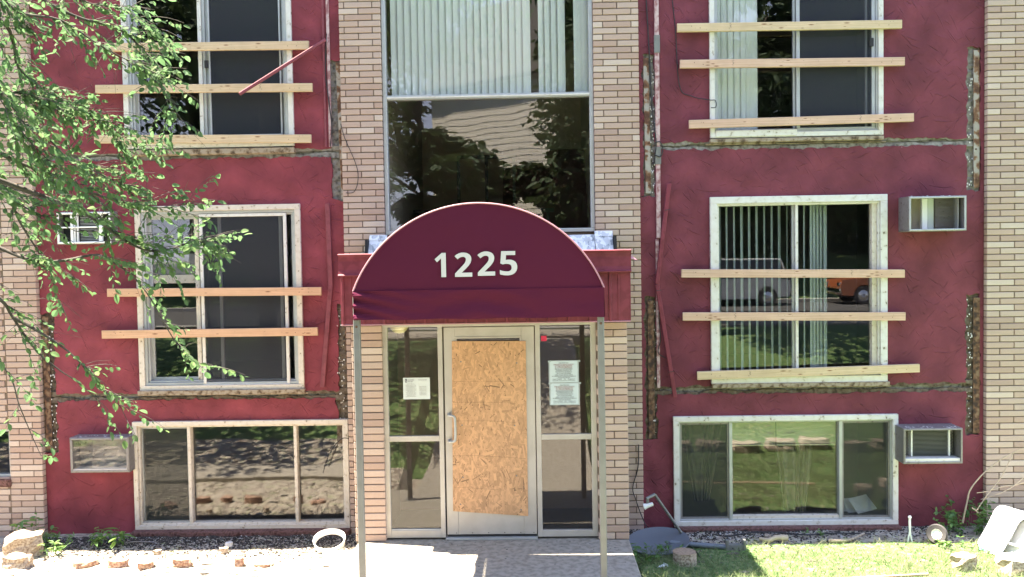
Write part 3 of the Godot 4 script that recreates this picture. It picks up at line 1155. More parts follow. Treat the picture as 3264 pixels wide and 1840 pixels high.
func stucco_bays() -> void:
	var w := thing("stucco_wall", "maroon stucco bay on the left, behind the leafy branches", "wall")
	var polys := [
		[[-5.48, 4.335], [-4.43, 4.335], [-4.43, 6.34], [-2.605, 6.34], [-2.605, 4.345], [-2.19, 4.345], [-2.19, 5.30], [-2.06, 5.30], [-2.06, 6.4], [-5.48, 6.4]],
		[[-5.33, 1.67], [-4.35, 1.67], [-4.35, 3.72], [-2.56, 3.72], [-2.56, 1.675], [-2.16, 1.675], [-2.16, 2.64], [-2.06, 2.64], [-2.06, 3.76], [-2.19, 3.80], [-2.19, 4.255], [-5.48, 4.265], [-5.48, 2.57], [-5.33, 2.57]],
		[[-5.48, 0.0], [-4.46, 0.0], [-4.46, 1.34], [-2.06, 1.34], [-2.06, 1.12], [-2.02, 1.12], [-2.02, 1.36], [-2.16, 1.36], [-2.17, 1.595], [-5.33, 1.60], [-5.33, 1.02], [-5.48, 1.02]],
	]
	polys[2] = [[-5.48, 0.0], [-4.46, 0.0], [-4.46, 1.34], [-2.16, 1.34], [-2.20, 1.595], [-5.33, 1.60], [-5.33, 1.02], [-5.48, 1.02]]
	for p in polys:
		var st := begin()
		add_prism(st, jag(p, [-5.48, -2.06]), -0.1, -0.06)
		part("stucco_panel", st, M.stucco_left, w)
	var st2 := begin()
	span_box(st2, -4.46, -2.05, -0.2, 0.085, -0.1, -0.055)
	part("footing", st2, M.maroon_sill, w)
	torn_band(w, -5.48, -2.1, 4.24, 4.37, M.grey_mortar, 97)
	torn_band(w, -5.48, -2.02, 1.575, 1.70, M.dark_mortar, 79)
	mortar_strip(w, -2.22, -2.03, 3.74, 5.33, M.grey_mortar)
	mortar_strip(w, -2.2, -1.99, 1.08, 2.68, M.dark_mortar, 0.024, -0.078)
	mortar_strip(w, -5.49, -5.30, 0.98, 2.6, M.dark_mortar, 0.02)
	chips(w, -2.17, -2.09, 1.2, 2.6, 90, 3)
	chips(w, -5.40, -5.33, 1.02, 2.5, 90, 4)
	steel(w, -2.085, 5.28, -2.055, 3.79, 0.058, M.rusty_steel)
	steel(w, -2.055, 2.5, -2.025, 1.12, 0.06, M.dark_rust)
	steel(w, -5.43, 2.55, -5.43, 1.06, 0.07, M.dark_rust)
	slab_edge(w, -4.5, -2.65, 4.29, 0.03, M.old_timber, 5)
	slab_edge(w, -4.4, -2.5, 1.64, 0.022, M.old_timber, 6)
	bar("edge_strip", -2.205, -2.172, 4.36, 6.35, -0.062, -0.045, M.peeling_strip, w)
	bar("edge_board", -2.252, -2.228, 4.36, 6.35, -0.062, -0.046, M.red_strip, w)
	left_windows(w)
	var e := thing("stucco_wall", "maroon stucco bay on the right, scarred by two torn slots", "wall")
	polys = [
		[[1.35, 4.335], [1.965, 4.335], [1.965, 6.34], [3.775, 6.34], [3.775, 4.335], [4.70, 4.325], [4.70, 5.29], [4.842, 5.29], [4.842, 3.76], [4.885, 3.76], [4.885, 6.4], [1.18, 6.4], [1.18, 3.76], [1.225, 3.76], [1.225, 5.29], [1.35, 5.29]],
		[[1.35, 1.675], [1.96, 1.675], [1.96, 3.72], [3.815, 3.72], [3.815, 1.675], [4.70, 1.675], [4.70, 2.64], [4.842, 2.64], [4.842, 1.10], [4.885, 1.10], [4.885, 3.755], [4.70, 3.755], [4.70, 4.25], [1.35, 4.255], [1.35, 3.75], [1.18, 3.755], [1.18, 1.10], [1.222, 1.10], [1.222, 2.67], [1.35, 2.67]],
		[[1.18, 0.0], [1.535, 0.0], [1.535, 1.33], [3.935, 1.33], [3.935, 0.0], [4.885, 0.0], [4.885, 1.095], [4.70, 1.095], [4.70, 1.58], [1.35, 1.59], [1.35, 1.095], [1.18, 1.095]],
	]
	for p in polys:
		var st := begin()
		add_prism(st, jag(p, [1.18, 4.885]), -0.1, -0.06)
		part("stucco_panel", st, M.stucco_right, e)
	st2 = begin()
	span_box(st2, 1.535, 3.935, -0.2, 0.08, -0.1, -0.055)
	part("footing", st2, M.maroon_sill, e)
	torn_band(e, 1.2, 4.86, 4.235, 4.36, M.grey_mortar, 96)
	torn_band(e, 1.2, 4.86, 1.57, 1.70, M.dark_mortar, 75)
	mortar_strip(e, 1.2, 1.38, 3.72, 5.32, M.grey_mortar)
	mortar_strip(e, 1.2, 1.38, 1.07, 2.70, M.dark_mortar, 0.022, -0.082)
	mortar_strip(e, 4.67, 4.86, 3.73, 5.32, M.grey_mortar)
	mortar_strip(e, 4.67, 4.86, 1.06, 2.67, M.dark_mortar, 0.02)
	chips(e, 1.30, 1.35, 3.78, 5.25, 110, 5)
	chips(e, 1.30, 1.36, 1.12, 2.6, 70, 6)
	chips(e, 4.70, 4.765, 3.78, 5.25, 70, 7)
	chips(e, 4.70, 4.765, 1.1, 2.6, 90, 8)
	steel(e, 1.262, 5.255, 1.275, 3.79, 0.06, M.rusty_steel)
	steel(e, 1.285, 2.62, 1.285, 1.11, 0.066, M.dark_rust)
	steel(e, 4.80, 5.26, 4.805, 3.79, 0.062, M.rusty_steel)
	steel(e, 4.81, 2.6, 4.81, 1.12, 0.07, M.dark_rust)
	slab_edge(e, 1.9, 3.85, 4.295, 0.022, M.old_timber, 7)
	slab_edge(e, 1.9, 3.9, 1.64, 0.018, M.old_timber, 8)
	for s in [[1.40, 6.38, 1.352], [1.349, 4.15, 1.345]]:
		pass
	bar("corner_trim", 1.356, 1.404, 3.3, 6.36, -0.066, -0.035, M.peeling_strip, e)
	bar("corner_trim", 1.345, 1.380, 1.66, 3.29, -0.066, -0.04, M.peeling_strip, e)
	for y in [5.30, 4.10]:
		bar("splice_plate", 1.350, 1.412, y, y + 0.19, -0.06, -0.03, M.galvanised, e, 0.002)
	right_windows(e)


func sash(called: String, x0: float, x1: float, y0: float, y1: float, w: float, z: float, m: Material, parent: Node) -> void:
	ring(called, x0, x1, y0, y1, w, z - 0.014, z + 0.014, m, parent, 0.003)


func screen_sheet(x0: float, x1: float, y0: float, y1: float, z: float, parent: Node, m: Material = null) -> void:
	var st := begin()
	quad(st, Vector3(x0, y0, z), Vector3(x1, y0, z), Vector3(x1, y1, z), Vector3(x0, y1, z), Vector3.BACK)
	part("insect_screen", st, m if m else M.insect_screen, parent)


func empty_part(called: String, parent: Node, label := "") -> Node3D:
	var o := Node3D.new()
	o.name = called
	parent.add_child(o, true)
	if label:
		o.set_meta("label", label)
	return o


func left_windows(w: Node) -> void:
	# upper left: sliding window, right half behind a screen
	var a := empty_part("window", w, "upper left sliding window behind three lumber rails")
	ring("casing", -4.455, -2.585, 4.375, 6.36, 0.055, -0.1, -0.025, M.white_trim, a)
	ring("track", -4.40, -2.64, 4.43, 6.305, 0.03, -0.17, -0.045, M.aluminium, a)
	ring("track", -4.37, -2.67, 4.46, 6.275, 0.022, -0.17, -0.065, M.aluminium, a)
	bar("meeting_stile", -3.632, -3.592, 4.48, 6.26, -0.15, -0.075, M.white_trim, a)
	bar("meeting_stile", -3.588, -3.558, 4.48, 6.26, -0.15, -0.09, M.aluminium, a)
	sash("sash", -4.35, -3.61, 4.482, 6.25, 0.03, -0.125, M.aluminium, a)
	pane(-4.32, -3.63, 4.51, 6.22, -0.122, a)
	sash("sash", -3.56, -2.69, 4.482, 6.25, 0.028, -0.13, M.aluminium, a)
	sash("screen_frame", -3.52, -2.72, 4.50, 6.23, 0.018, -0.09, M.aluminium, a)
	screen_sheet(-3.50, -2.74, 4.515, 6.21, -0.088, a)
	pane(-3.53, -2.72, 4.51, 6.22, -0.128, a)
	bar("latch", -3.56, -3.52, 5.25, 5.33, -0.085, -0.06, M.black, a)
	bar("bottom_rail", -4.39, -3.58, 4.385, 4.445, -0.08, -0.02, M.white_trim, a)
	bar("sill", -4.44, -2.58, 4.30, 4.362, -0.1, -0.01, M.old_timber, a, 0.006)
	# middle left: a screen pulled across the right half
	a = empty_part("window", w, "middle left sliding window with a white framed screen")
	ring("casing", -4.375, -2.54, 1.70, 3.745, 0.06, -0.1, -0.025, M.cream_trim, a)
	ring("track", -4.315, -2.60, 1.76, 3.685, 0.03, -0.17, -0.045, M.aluminium, a)
	ring("track", -4.285, -2.63, 1.79, 3.655, 0.02, -0.17, -0.065, M.aluminium, a)
	sash("sash", -4.265, -3.69, 1.81, 3.635, 0.034, -0.13, M.aluminium, a)
	pane(-4.235, -3.72, 1.84, 3.60, -0.126, a)
	bar("meeting_stile", -3.74, -3.692, 1.80, 3.64, -0.11, -0.09, M.cream_trim, a)
	sash("screen_frame", -3.665, -2.70, 1.735, 3.65, 0.034, -0.055, M.white_trim, a)
	screen_sheet(-3.635, -2.73, 1.765, 3.62, -0.052, a)
	bar("stile", -3.48, -3.445, 1.80, 3.64, -0.125, -0.10, M.aluminium, a)
	bar("stile", -2.80, -2.765, 1.80, 3.64, -0.125, -0.10, M.aluminium, a)
	pane(-3.69, -2.65, 1.83, 3.62, -0.13, a)
	bar("cross_rail", -4.235, -3.70, 2.89, 2.985, -0.165, -0.143, M.cream_trim, a)
	bar("shade_board", -4.235, -3.70, 2.99, 3.22, -0.165, -0.15, M.room_paint, a)
	bar("sill", -4.39, -2.53, 1.655, 1.71, -0.1, 0.005, M.old_timber, a, 0.006)
	# lower left: three lights, a mirror of the yard
	a = empty_part("window", w, "low three-light window in the left bay mirroring the dirt yard")
	ring("casing", -4.475, -2.065, 0.145, 1.36, 0.05, -0.1, -0.02, M.cream_trim, a)
	ring("track", -4.425, -2.115, 0.195, 1.31, 0.02, -0.16, -0.05, M.cream_trim, a)
	for x in [-3.868, -2.678]:
		bar("mullion", x, x + 0.036, 0.17, 1.30, -0.13, -0.045, M.cream_trim, a)
	sash("sash", -4.40, -3.87, 0.215, 1.285, 0.018, -0.10, M.aluminium, a)
	screen_sheet(-4.385, -3.885, 0.23, 1.27, -0.075, a, M.dusty_screen)
	pane(-4.385, -3.885, 0.23, 1.27, -0.09, a, M.wavy_glass)
	pane(-3.832, -2.678, 0.20, 1.30, -0.10, a, M.wavy_glass, 3)
	pane(-2.642, -2.12, 0.20, 1.30, -0.10, a, M.wavy_glass, 3)
	bar("bottom_rail", -4.40, -2.12, 0.168, 0.205, -0.1, -0.045, M.cream_trim, a)
	bar("sill", -4.49, -2.05, 0.088, 0.152, -0.1, 0.085, M.maroon_sill, a, 0.012)


func right_windows(w: Node) -> void:
	var a := empty_part("window", w, "upper right sliding window behind three lumber rails")
	ring("casing", 1.945, 3.80, 4.372, 6.36, 0.052, -0.1, -0.025, M.white_trim, a)
	ring("track", 1.997, 3.748, 4.424, 6.308, 0.022, -0.17, -0.045, M.aluminium, a)
	ring("track", 2.019, 3.726, 4.446, 6.286, 0.016, -0.17, -0.06, M.aluminium, a)
	bar("bottom_rail", 2.0, 2.875, 4.378, 4.452, -0.08, -0.018, M.white_trim, a, 0.008)
	sash("sash", 2.88, 3.72, 4.43, 6.27, 0.036, -0.065, M.aluminium, a)
	bar("meeting_stile", 2.855, 2.878, 4.45, 6.27, -0.12, -0.085, M.aluminium, a)
	pane(2.035, 2.87, 4.46, 6.27, -0.11, a)
	pane(2.91, 3.70, 4.465, 6.24, -0.09, a)
	screen_sheet(2.915, 3.69, 4.47, 6.235, -0.058, a)
	bar("screen_rail", 3.62, 3.64, 4.466, 6.235, -0.085, -0.06, M.aluminium, a)
	bar("latch", 3.655, 3.70, 5.32, 5.41, -0.06, -0.035, M.black, a)
	bar("sill", 1.94, 3.80, 4.318, 4.362, -0.1, -0.012, M.old_timber, a, 0.006)
	a = empty_part("window", w, "middle right sliding window mirroring the street and parked cars")
	ring("casing", 1.935, 3.84, 1.70, 3.735, 0.075, -0.1, -0.02, M.white_trim, a)
	ring("track", 2.01, 3.765, 1.775, 3.66, 0.022, -0.17, -0.045, M.white_trim, a)
	bar("side_jamb", 3.69, 3.742, 1.80, 3.638, -0.15, -0.07, M.cream_trim, a)
	bar("meeting_stile", 2.862, 2.892, 1.797, 3.638, -0.13, -0.06, M.white_trim, a)
	bar("meeting_stile", 2.835, 2.858, 1.797, 3.638, -0.13, -0.09, M.aluminium, a)
	pane(2.032, 2.85, 1.797, 3.638, -0.10, a)
	pane(2.892, 3.69, 1.797, 3.638, -0.115, a)
	bar("bottom_rail", 2.01, 3.70, 1.735, 1.797, -0.09, -0.04, M.cream_trim, a)
	bar("sill", 1.94, 3.86, 1.655, 1.705, -0.1, -0.005, M.old_timber, a, 0.006)
	a = empty_part("window", w, "low three-light window in the right bay mirroring green grass")
	ring("casing", 1.515, 3.955, 0.125, 1.345, 0.06, -0.1, -0.02, M.white_trim, a)
	ring("track", 1.575, 3.895, 0.185, 1.285, 0.018, -0.16, -0.05, M.aluminium, a)
	for x in [2.125, 3.322]:
		bar("mullion", x, x + 0.036, 0.19, 1.275, -0.13, -0.045, M.aluminium, a)
	for s in [[1.593, 2.125], [3.358, 3.877]]:
		sash("screen_frame", s[0], s[1], 0.203, 1.267, 0.02, -0.075, M.sleeve_metal, a)
		screen_sheet(s[0] + 0.018, s[1] - 0.018, 0.222, 1.248, -0.062, a, M.dusty_screen)
		pane(s[0] + 0.018, s[1] - 0.018, 0.222, 1.248, -0.07, a, M.old_glass)
	pane(2.161, 3.322, 0.20, 1.28, -0.09, a, M.old_glass, 3)
	bar("bottom_rail", 2.161, 3.322, 0.187, 0.235, -0.12, -0.055, M.cream_trim, a)
	bar("sill", 1.54, 3.96, 0.082, 0.135, -0.1, 0.075, M.maroon_sill, a, 0.01)


func stairwell_window() -> void:
	var w := thing("stairwell_window", "tall aluminium framed stairwell window above the maroon awning", "window")
	ring("frame", -1.602, 0.688, 3.385, 6.36, 0.042, -0.14, -0.03, M.aluminium, w)
	bar("transom", -1.56, 0.646, 4.852, 4.900, -0.13, -0.035, M.aluminium, w)
	bar("bead", -1.56, 0.646, 4.866, 4.884, -0.034, -0.028, M.white_trim, w)
	pane(-1.56, 0.646, 3.427, 4.852, -0.08, w, M.old_glass, 2)
	pane(-1.56, 0.646, 4.9, 6.318, -0.08, w)
	bar("wall_below", -1.604, 0.69, 0.1, 3.38, -0.26, -0.06, M.mortar, w)
	bar("wall_above", -1.604, 0.69, 6.362, 6.4, -0.26, -0.06, M.mortar, w)


# ---------------------------------------------------------------- entrance
func vestibule() -> void:
	var v := thing("entrance_vestibule", "projecting brick entrance under the maroon metal fascia", "entrance")
	for p in [[-1.79, -1.492, true], [0.612, 0.912, false]]:
		var pier := empty_part("brick_pier", v)
		bar("mortar_bed", p[0] + 0.004, p[1] - 0.004, 0.2, 2.5, 0.02, 0.986, M.mortar, pier, 0.0)
		brick_run(pier, p[0], p[1], 0.327, 2.49, 0.0, 2.6, 1.0, 0.17, 0.12, 0.0715, 0.295, -9.0, Vector2(99, 99), p[2])
	bar("roof_deck", -1.86, 0.93, 3.06, 3.165, 0.0, 1.10, M.bitumen, v)
	bar("soffit", -1.85, 0.925, 2.49, 2.52, 0.0, 1.09, M.door_metal, v)
	# fascia: standing metal panels below, a smooth folded band above
	var x := -1.85
	while x < 0.92:
		var x1 := minf(x + 0.1985, 0.928)
		var st := begin()
		span_box(st, x, x1 - 0.003, 2.495, 2.975, 1.09, 1.118)
		for s in [[x, x + 0.026], [x + 0.085, x + 0.10]]:
			if s[1] < x1 - 0.003:
				span_box(st, s[0], s[1], 2.497, 2.972, 1.116, 1.132 if s[0] == x else 1.124, 0.004)
		part("fascia_panel", st, M.red_metal, v)
		x += 0.1985
	for xs in [[-1.862, -1.845], [0.925, 0.94]]:
		bar("fascia_end", xs[0], xs[1], 2.495, 3.165, 0.0, 1.118, M.red_metal, v, 0.002)
	for s in [[-1.872, -0.44], [-0.437, 0.944]]:
		var st := begin()
		var prof := PackedVector2Array([Vector2(2.968, 1.10), Vector2(2.962, 1.168), Vector2(2.972, 1.172), Vector2(2.985, 1.150), Vector2(3.02, 1.142), Vector2(3.11, 1.142), Vector2(3.15, 1.150), Vector2(3.172, 1.165), Vector2(3.18, 1.150), Vector2(3.172, 1.06), Vector2(3.16, 1.06), Vector2(3.15, 1.10)])
		for i in prof.size():
			var p := prof[i]
			var q := prof[(i + 1) % prof.size()]
			quad(st, Vector3(s[0], p.x, p.y), Vector3(s[1], p.x, p.y), Vector3(s[1], q.x, q.y), Vector3(s[0], q.x, q.y), Vector3(0, p.x - 3.07, p.y - 1.1))
		for e in s:
			for i in range(1, prof.size() - 1):
				tri3(st, Vector3(e, prof[0].x, prof[0].y), Vector3(e, prof[i].x, prof[i].y), Vector3(e, prof[i + 1].x, prof[i + 1].y))
		part("fascia_band", st, M.red_metal, v)
	bar("fascia_drip", -1.856, 0.935, 2.483, 2.495, 1.07, 1.126, M.piping, v, 0.002)
	var flap := begin()
	tri3(flap, Vector3(0.942, 3.09, 1.12), Vector3(1.01, 3.075, 1.10), Vector3(0.942, 3.128, 1.10))
	tri3(flap, Vector3(0.942, 3.09, 1.117), Vector3(1.01, 3.075, 1.097), Vector3(0.942, 3.128, 1.097))
	part("torn_tab", flap, M.piping, v)
	# flashing where the little roof meets the wall
	for s in [[-1.765, -1.58, 3.385], [-1.575, -0.9, 3.35], [-0.897, 0.675, 3.352], [0.68, 0.868, 3.388]]:
		var st := begin()
		var y1: float = s[2]
		quad(st, Vector3(s[0], 3.17, 0.17), Vector3(s[1], 3.17, 0.17), Vector3(s[1], y1 - 0.06, 0.06), Vector3(s[0], y1 - 0.06, 0.06), Vector3(0, 0.6, 1))
		quad(st, Vector3(s[0] - 0.003, y1 - 0.06, 0.066), Vector3(s[1] + 0.003, y1 - 0.06, 0.066), Vector3(s[1] + 0.003, y1, 0.012), Vector3(s[0] - 0.003, y1, 0.012), Vector3(0, 0.8, 1))
		quad(st, Vector3(s[0], y1, 0.012), Vector3(s[1], y1, 0.012), Vector3(s[1], y1, 0.0), Vector3(s[0], y1, 0.0), Vector3.UP)
		part("flashing", st, M.flashing, v)
	for e in [-1.80, 0.872]:
		var st := begin()
		add_prism(st, PackedVector2Array([Vector2(e, 3.17), Vector2(e + 0.035, 3.17), Vector2(e + 0.03, 3.33), Vector2(e + 0.005, 3.33)]), 0.005, 0.16)
		part("bitumen_end", st, M.bitumen, v)
	# glazed screen: frame, two sidelights, the door
	var f := empty_part("sidelight", v, "left sidelight with the small white notice")
	bar("jamb", -1.50, -1.446, 0.345, 2.49, 0.90, 0.955, M.door_metal, f)
	bar("jamb", -0.948, -0.902, 0.345, 2.49, 0.90, 0.955, M.door_metal, f)
	bar("rail", -1.446, -0.948, 1.311, 1.366, 0.91, 0.953, M.door_metal, f)
	bar("rail", -1.446, -0.948, 0.345, 0.418, 0.91, 0.953, M.door_metal, f)
	bar("bottom_stop", -1.446, -0.948, 0.418, 0.432, 0.925, 0.948, M.aluminium, f)
	pane(-1.446, -0.948, 0.43, 1.311, 0.935, f)
	pane(-1.446, -0.948, 1.366, 2.46, 0.935, f)
	f = empty_part("sidelight", v, "right sidelight with two condemnation notices")
	bar("jamb", 0.014, 0.061, 0.345, 2.49, 0.90, 0.955, M.door_metal, f)
	bar("jamb", 0.557, 0.612, 0.345, 2.49, 0.90, 0.955, M.door_metal, f)
	bar("rail", 0.061, 0.557, 1.313, 1.368, 0.91, 0.953, M.door_metal, f)
	bar("rail", 0.061, 0.557, 0.345, 0.411, 0.91, 0.953, M.door_metal, f)
	pane(0.061, 0.557, 0.411, 1.313, 0.935, f)
	pane(0.061, 0.557, 1.368, 2.46, 0.935, f)
	bar("head_frame", -1.5, 0.612, 2.448, 2.488, 0.90, 0.957, M.door_metal, v)
	var d := empty_part("door", v, "pale metal door with its glass boarded over")
	bar("stile", -0.888, -0.775, 0.372, 2.44, 0.902, 0.946, M.door_metal, d)
	bar("stile", -0.121, 0.006, 0.372, 2.44, 0.902, 0.946, M.door_metal, d)
	bar("rail", -0.775, -0.121, 2.345, 2.44, 0.902, 0.946, M.door_metal, d)
	bar("kick_panel", -0.775, -0.121, 0.372, 0.70, 0.902, 0.944, M.door_metal, d)
	ring("glazing_bead", -0.777, -0.119, 0.70, 2.347, 0.02, 0.93, 0.952, M.door_metal, d)
	pane(-0.76, -0.135, 0.715, 2.33, 0.92, d)
	bar("door_sweep", -0.885, 0.004, 0.352, 0.373, 0.91, 0.948, M.black, d)
	for x2 in [-0.80, -0.64, -0.48, -0.32, -0.16, -0.03]:
		bar("screw", x2, x2 + 0.008, 0.384, 0.392, 0.944, 0.948, M.black, d, 0.001)
	bar("threshold", -0.90, 0.012, 0.327, 0.351, 0.87, 0.985, M.aluminium, d)
	var st := begin()
	add_tube(st, smooth_line([Vector3(-0.848, 1.572, 0.946), Vector3(-0.843, 1.574, 0.985), Vector3(-0.80, 1.566, 1.0), Vector3(-0.786, 1.54, 1.002), Vector3(-0.784, 1.45, 1.002), Vector3(-0.786, 1.345, 1.002), Vector3(-0.80, 1.318, 1.0), Vector3(-0.843, 1.31, 0.985), Vector3(-0.848, 1.31, 0.946)], 4), [0.0125], 8)
	part("pull_handle", st, M.aluminium, d)
	for y in [1.572, 1.31]:
		var ro := begin()
		add_lathe(ro, [Vector2(0, 0.008), Vector2(0.018, 0.006), Vector2(0.021, 0)], 12, Transform3D(Basis(Vector3.RIGHT, PI / 2), Vector3(-0.848, y, 0.946)))
		part("handle_rose", ro, M.aluminium, d)
	# the lobby behind the glass
	st = begin()
	span_box(st, -1.50, 0.62, 0.2, 0.335, -3.9, 0.89)
	part("lobby_floor", st, M.room_floor, v)
	st = begin()
	span_box(st, -1.58, -1.50, 0.2, 2.5, -0.02, 0.9)
	span_box(st, 0.62, 0.70, 0.2, 2.5, -0.02, 0.9)
	part("lobby_wall", st, M.hall_paint, v)
	var l := thing("ceiling_globe_lamp", "yellowish glass lamp shade behind the top of left sidelight", "lamp", Vector3(-1.36, 2.44, 0.72))
	st = begin()
	add_lathe(st, [Vector2(0.0, -0.075), Vector2(0.05, -0.065), Vector2(0.085, -0.03), Vector2(0.095, 0.0), Vector2(0.08, 0.03), Vector2(0.05, 0.04)], 16)
	part("lamp_shade", st, M.lamp_glass, l)
	st = begin()
	add_lathe(st, [Vector2(0.052, 0.04), Vector2(0.055, 0.05), Vector2(0.0, 0.055)], 16)
	part("lamp_base", st, M.aluminium, l)


func awning() -> void:
	var a := thing("entrance_awning", "dark maroon barrel awning with white house number over the door", "awning")
	var x0 := -1.476
	var x1 := 0.581
	var ys := 2.864
	var top := 3.569
	var zb := 1.16
	var zf := 2.4
	var half := (x1 - x0) / 2
	var sag := top - ys
	var rad := (half * half + sag * sag) / (2 * sag)
	var cx := (x0 + x1) / 2
	var cy := top - rad
	var lim := asin(half / rad)
	if cy > ys:
		lim = PI - lim
	var arc := []
	var n := 44
	for i in n + 1:
		var t := lerpf(-lim, lim, i / float(n))
		arc.append(Vector2(cx + rad * sin(t), cy + rad * cos(t)))
	# barrel cloth, sagging slightly between its two hoops
	var st := begin()
	var m := 8
	var at := func(i: int, j: int) -> Vector3:
		var w: float = j / float(m)
		var p: Vector2 = arc[i]
		var q := Vector2(cx, cy) + (p - Vector2(cx, cy)) * (1.0 - 0.006 * sin(PI * w))
		return Vector3(q.x, q.y, lerpf(zb, zf, w))
	for i in n:
		for j in m:
			quad(st, at.call(i, j), at.call(i + 1, j), at.call(i + 1, j + 1), at.call(i, j + 1), Vector3(arc[i].x - cx, arc[i].y - cy, 0))
	part("barrel_cloth", st, M.awning_cloth, a)
	# front panel, a smooth cloth with a faint belly
	st = begin()
	var rows := 16
	var front := func(i: int, j: int) -> Vector3:
		var p: Vector2 = arc[i]
		var y := lerpf(ys, p.y, j / float(rows))
		return Vector3(p.x, y, zf + 0.004 + 0.007 * grain.get_noise_2d(p.x * 0.5, y * 0.6))
	for i in n:
		for j in rows:
			quad(st, front.call(i, j), front.call(i + 1, j), front.call(i + 1, j + 1), front.call(i, j + 1), Vector3.BACK)
	part("front_cloth", st, M.awning_cloth, a)
	# valance with folds where the cloth puckers at the left post
	st = begin()
	var nv := 90
	var mv := 14
	var val := func(i: int, j: int) -> Vector3:
		var u: float = i / float(nv)
		var v: float = j / float(mv)
		var x := lerpf(x0, x1, u)
		var y := lerpf(2.626, ys, v)
		var puck := exp(-u * 9.0)
		var z := zf + 0.012 - 0.018 * pow(sin(PI * v), 2.0) * 0.4
		z += puck * 0.022 * sin(v * 16.0 + u * 30.0) + 0.006 * grain.get_noise_2d(x * 1.2, y * 1.6)
		z += 0.010 * exp(-pow((u - 0.5) * 5.0, 2.0)) * sin(v * 7.0 + absf(u - 0.5) * 14.0)
		return Vector3(x, y + 0.004 * sin(u * 23.0) * (1.0 - v), z)
	for i in nv:
		for j in mv:
			quad(st, val.call(i, j), val.call(i + 1, j), val.call(i + 1, j + 1), val.call(i, j + 1), Vector3.BACK)
	part("valance", st, M.awning_cloth, a)
	for sx in [x0, x1]:
		st = begin()
		for k in 16:
			var z0 := lerpf(zb, zf + 0.01, k / 16.0)
			var z1 := lerpf(zb, zf + 0.01, (k + 1) / 16.0)
			var d0 := 0.006 * sin(k * 1.3)
			var d1 := 0.006 * sin((k + 1) * 1.3)
			quad(st, Vector3(sx + d0, 2.626, z0), Vector3(sx + d1, 2.626, z1), Vector3(sx, ys + 0.003, z1), Vector3(sx, ys + 0.003, z0), Vector3(sx - cx, 0, 0))
		part("side_valance", st, M.awning_cloth, a)
	# piped seam round the arch and along the front
	var edge := []
	for p in arc:
		edge.append(Vector3(p.x, p.y, zf + 0.006))
	st = begin()
	add_tube(st, edge, [0.0075], 6)
	part("arch_piping", st, M.piping, a)
	st = begin()
	add_tube(st, [Vector3(x0, ys, zf + 0.008), Vector3(x1, ys, zf + 0.008)], [0.005], 6)
	part("seam", st, M.awning_cloth, a)
	# frame of square tube
	st = begin()
	for z in [zb + 0.02, 1.78, zf - 0.03]:
		var hoop := []
		for p in arc:
			var q: Vector2 = Vector2(cx, cy) + (p - Vector2(cx, cy)) * 0.978
			hoop.append(Vector3(q.x, q.y, z))
		add_tube(st, hoop, [0.013], 6)
	part("hoop", st, M.galvanised, a)
	st = begin()
	span_box(st, x0 + 0.03, x1 - 0.03, 2.64, 2.665, zf - 0.06, zf - 0.035)
	span_box(st, x0 + 0.01, x0 + 0.035, 2.64, 2.665, zb, zf - 0.03)
	span_box(st, x1 - 0.035, x1 - 0.01, 2.64, 2.665, zb, zf - 0.03)
	part("side_tube", st, M.galvanised, a)
	for px in [x0 + 0.016, x1 - 0.027]:
		var p := bar("post", px - 0.027, px + 0.027, 0.325, 2.86, 2.325, 2.379, M.galvanised, a, 0.005)
		var bo := begin()
		add_lathe(bo, [Vector2(0, 0.006), Vector2(0.009, 0.004), Vector2(0.011, 0)], 8, Transform3D(Basis(Vector3.RIGHT, PI / 2), Vector3(px, 2.57, 2.379)))
		part("bolt", bo, M.dark_rust, p)
		var ft := begin()
		span_box(ft, px - 0.055, px + 0.055, 0.3255, 0.333, 2.297, 2.407, 0.002)
		part("foot_plate", ft, M.galvanised, p)
	# house number, one digit a mesh
	var f := SystemFont.new()
	f.font_names = PackedStringArray(["Droid Sans"])
	f.font_weight = 700
	var xs := [-0.752, -0.563, -0.376, -0.195]
	for i in 4:
		var t := TextMesh.new()
		t.font = f
		t.font_size = 64
		t.text = "1225"[i]
		t.pixel_size = 0.0040
		t.depth = 0.003
		t.curve_step = 0.5
		var o := put("digit", t, M.lettering, a)
		o.position = Vector3(xs[i], 3.072 + (0.003 if i > 1 else -0.003), zf + 0.016)
		var bb := t.get_aabb()
		o.scale = Vector3(0.142 / maxf(bb.size.x, 0.01) if i > 0 else 0.092 / maxf(bb.size.x, 0.01), 0.198 / maxf(bb.size.y, 0.01), 1)
		o.position -= Vector3(bb.get_center().x * o.scale.x, bb.get_center().y * o.scale.y, 0)


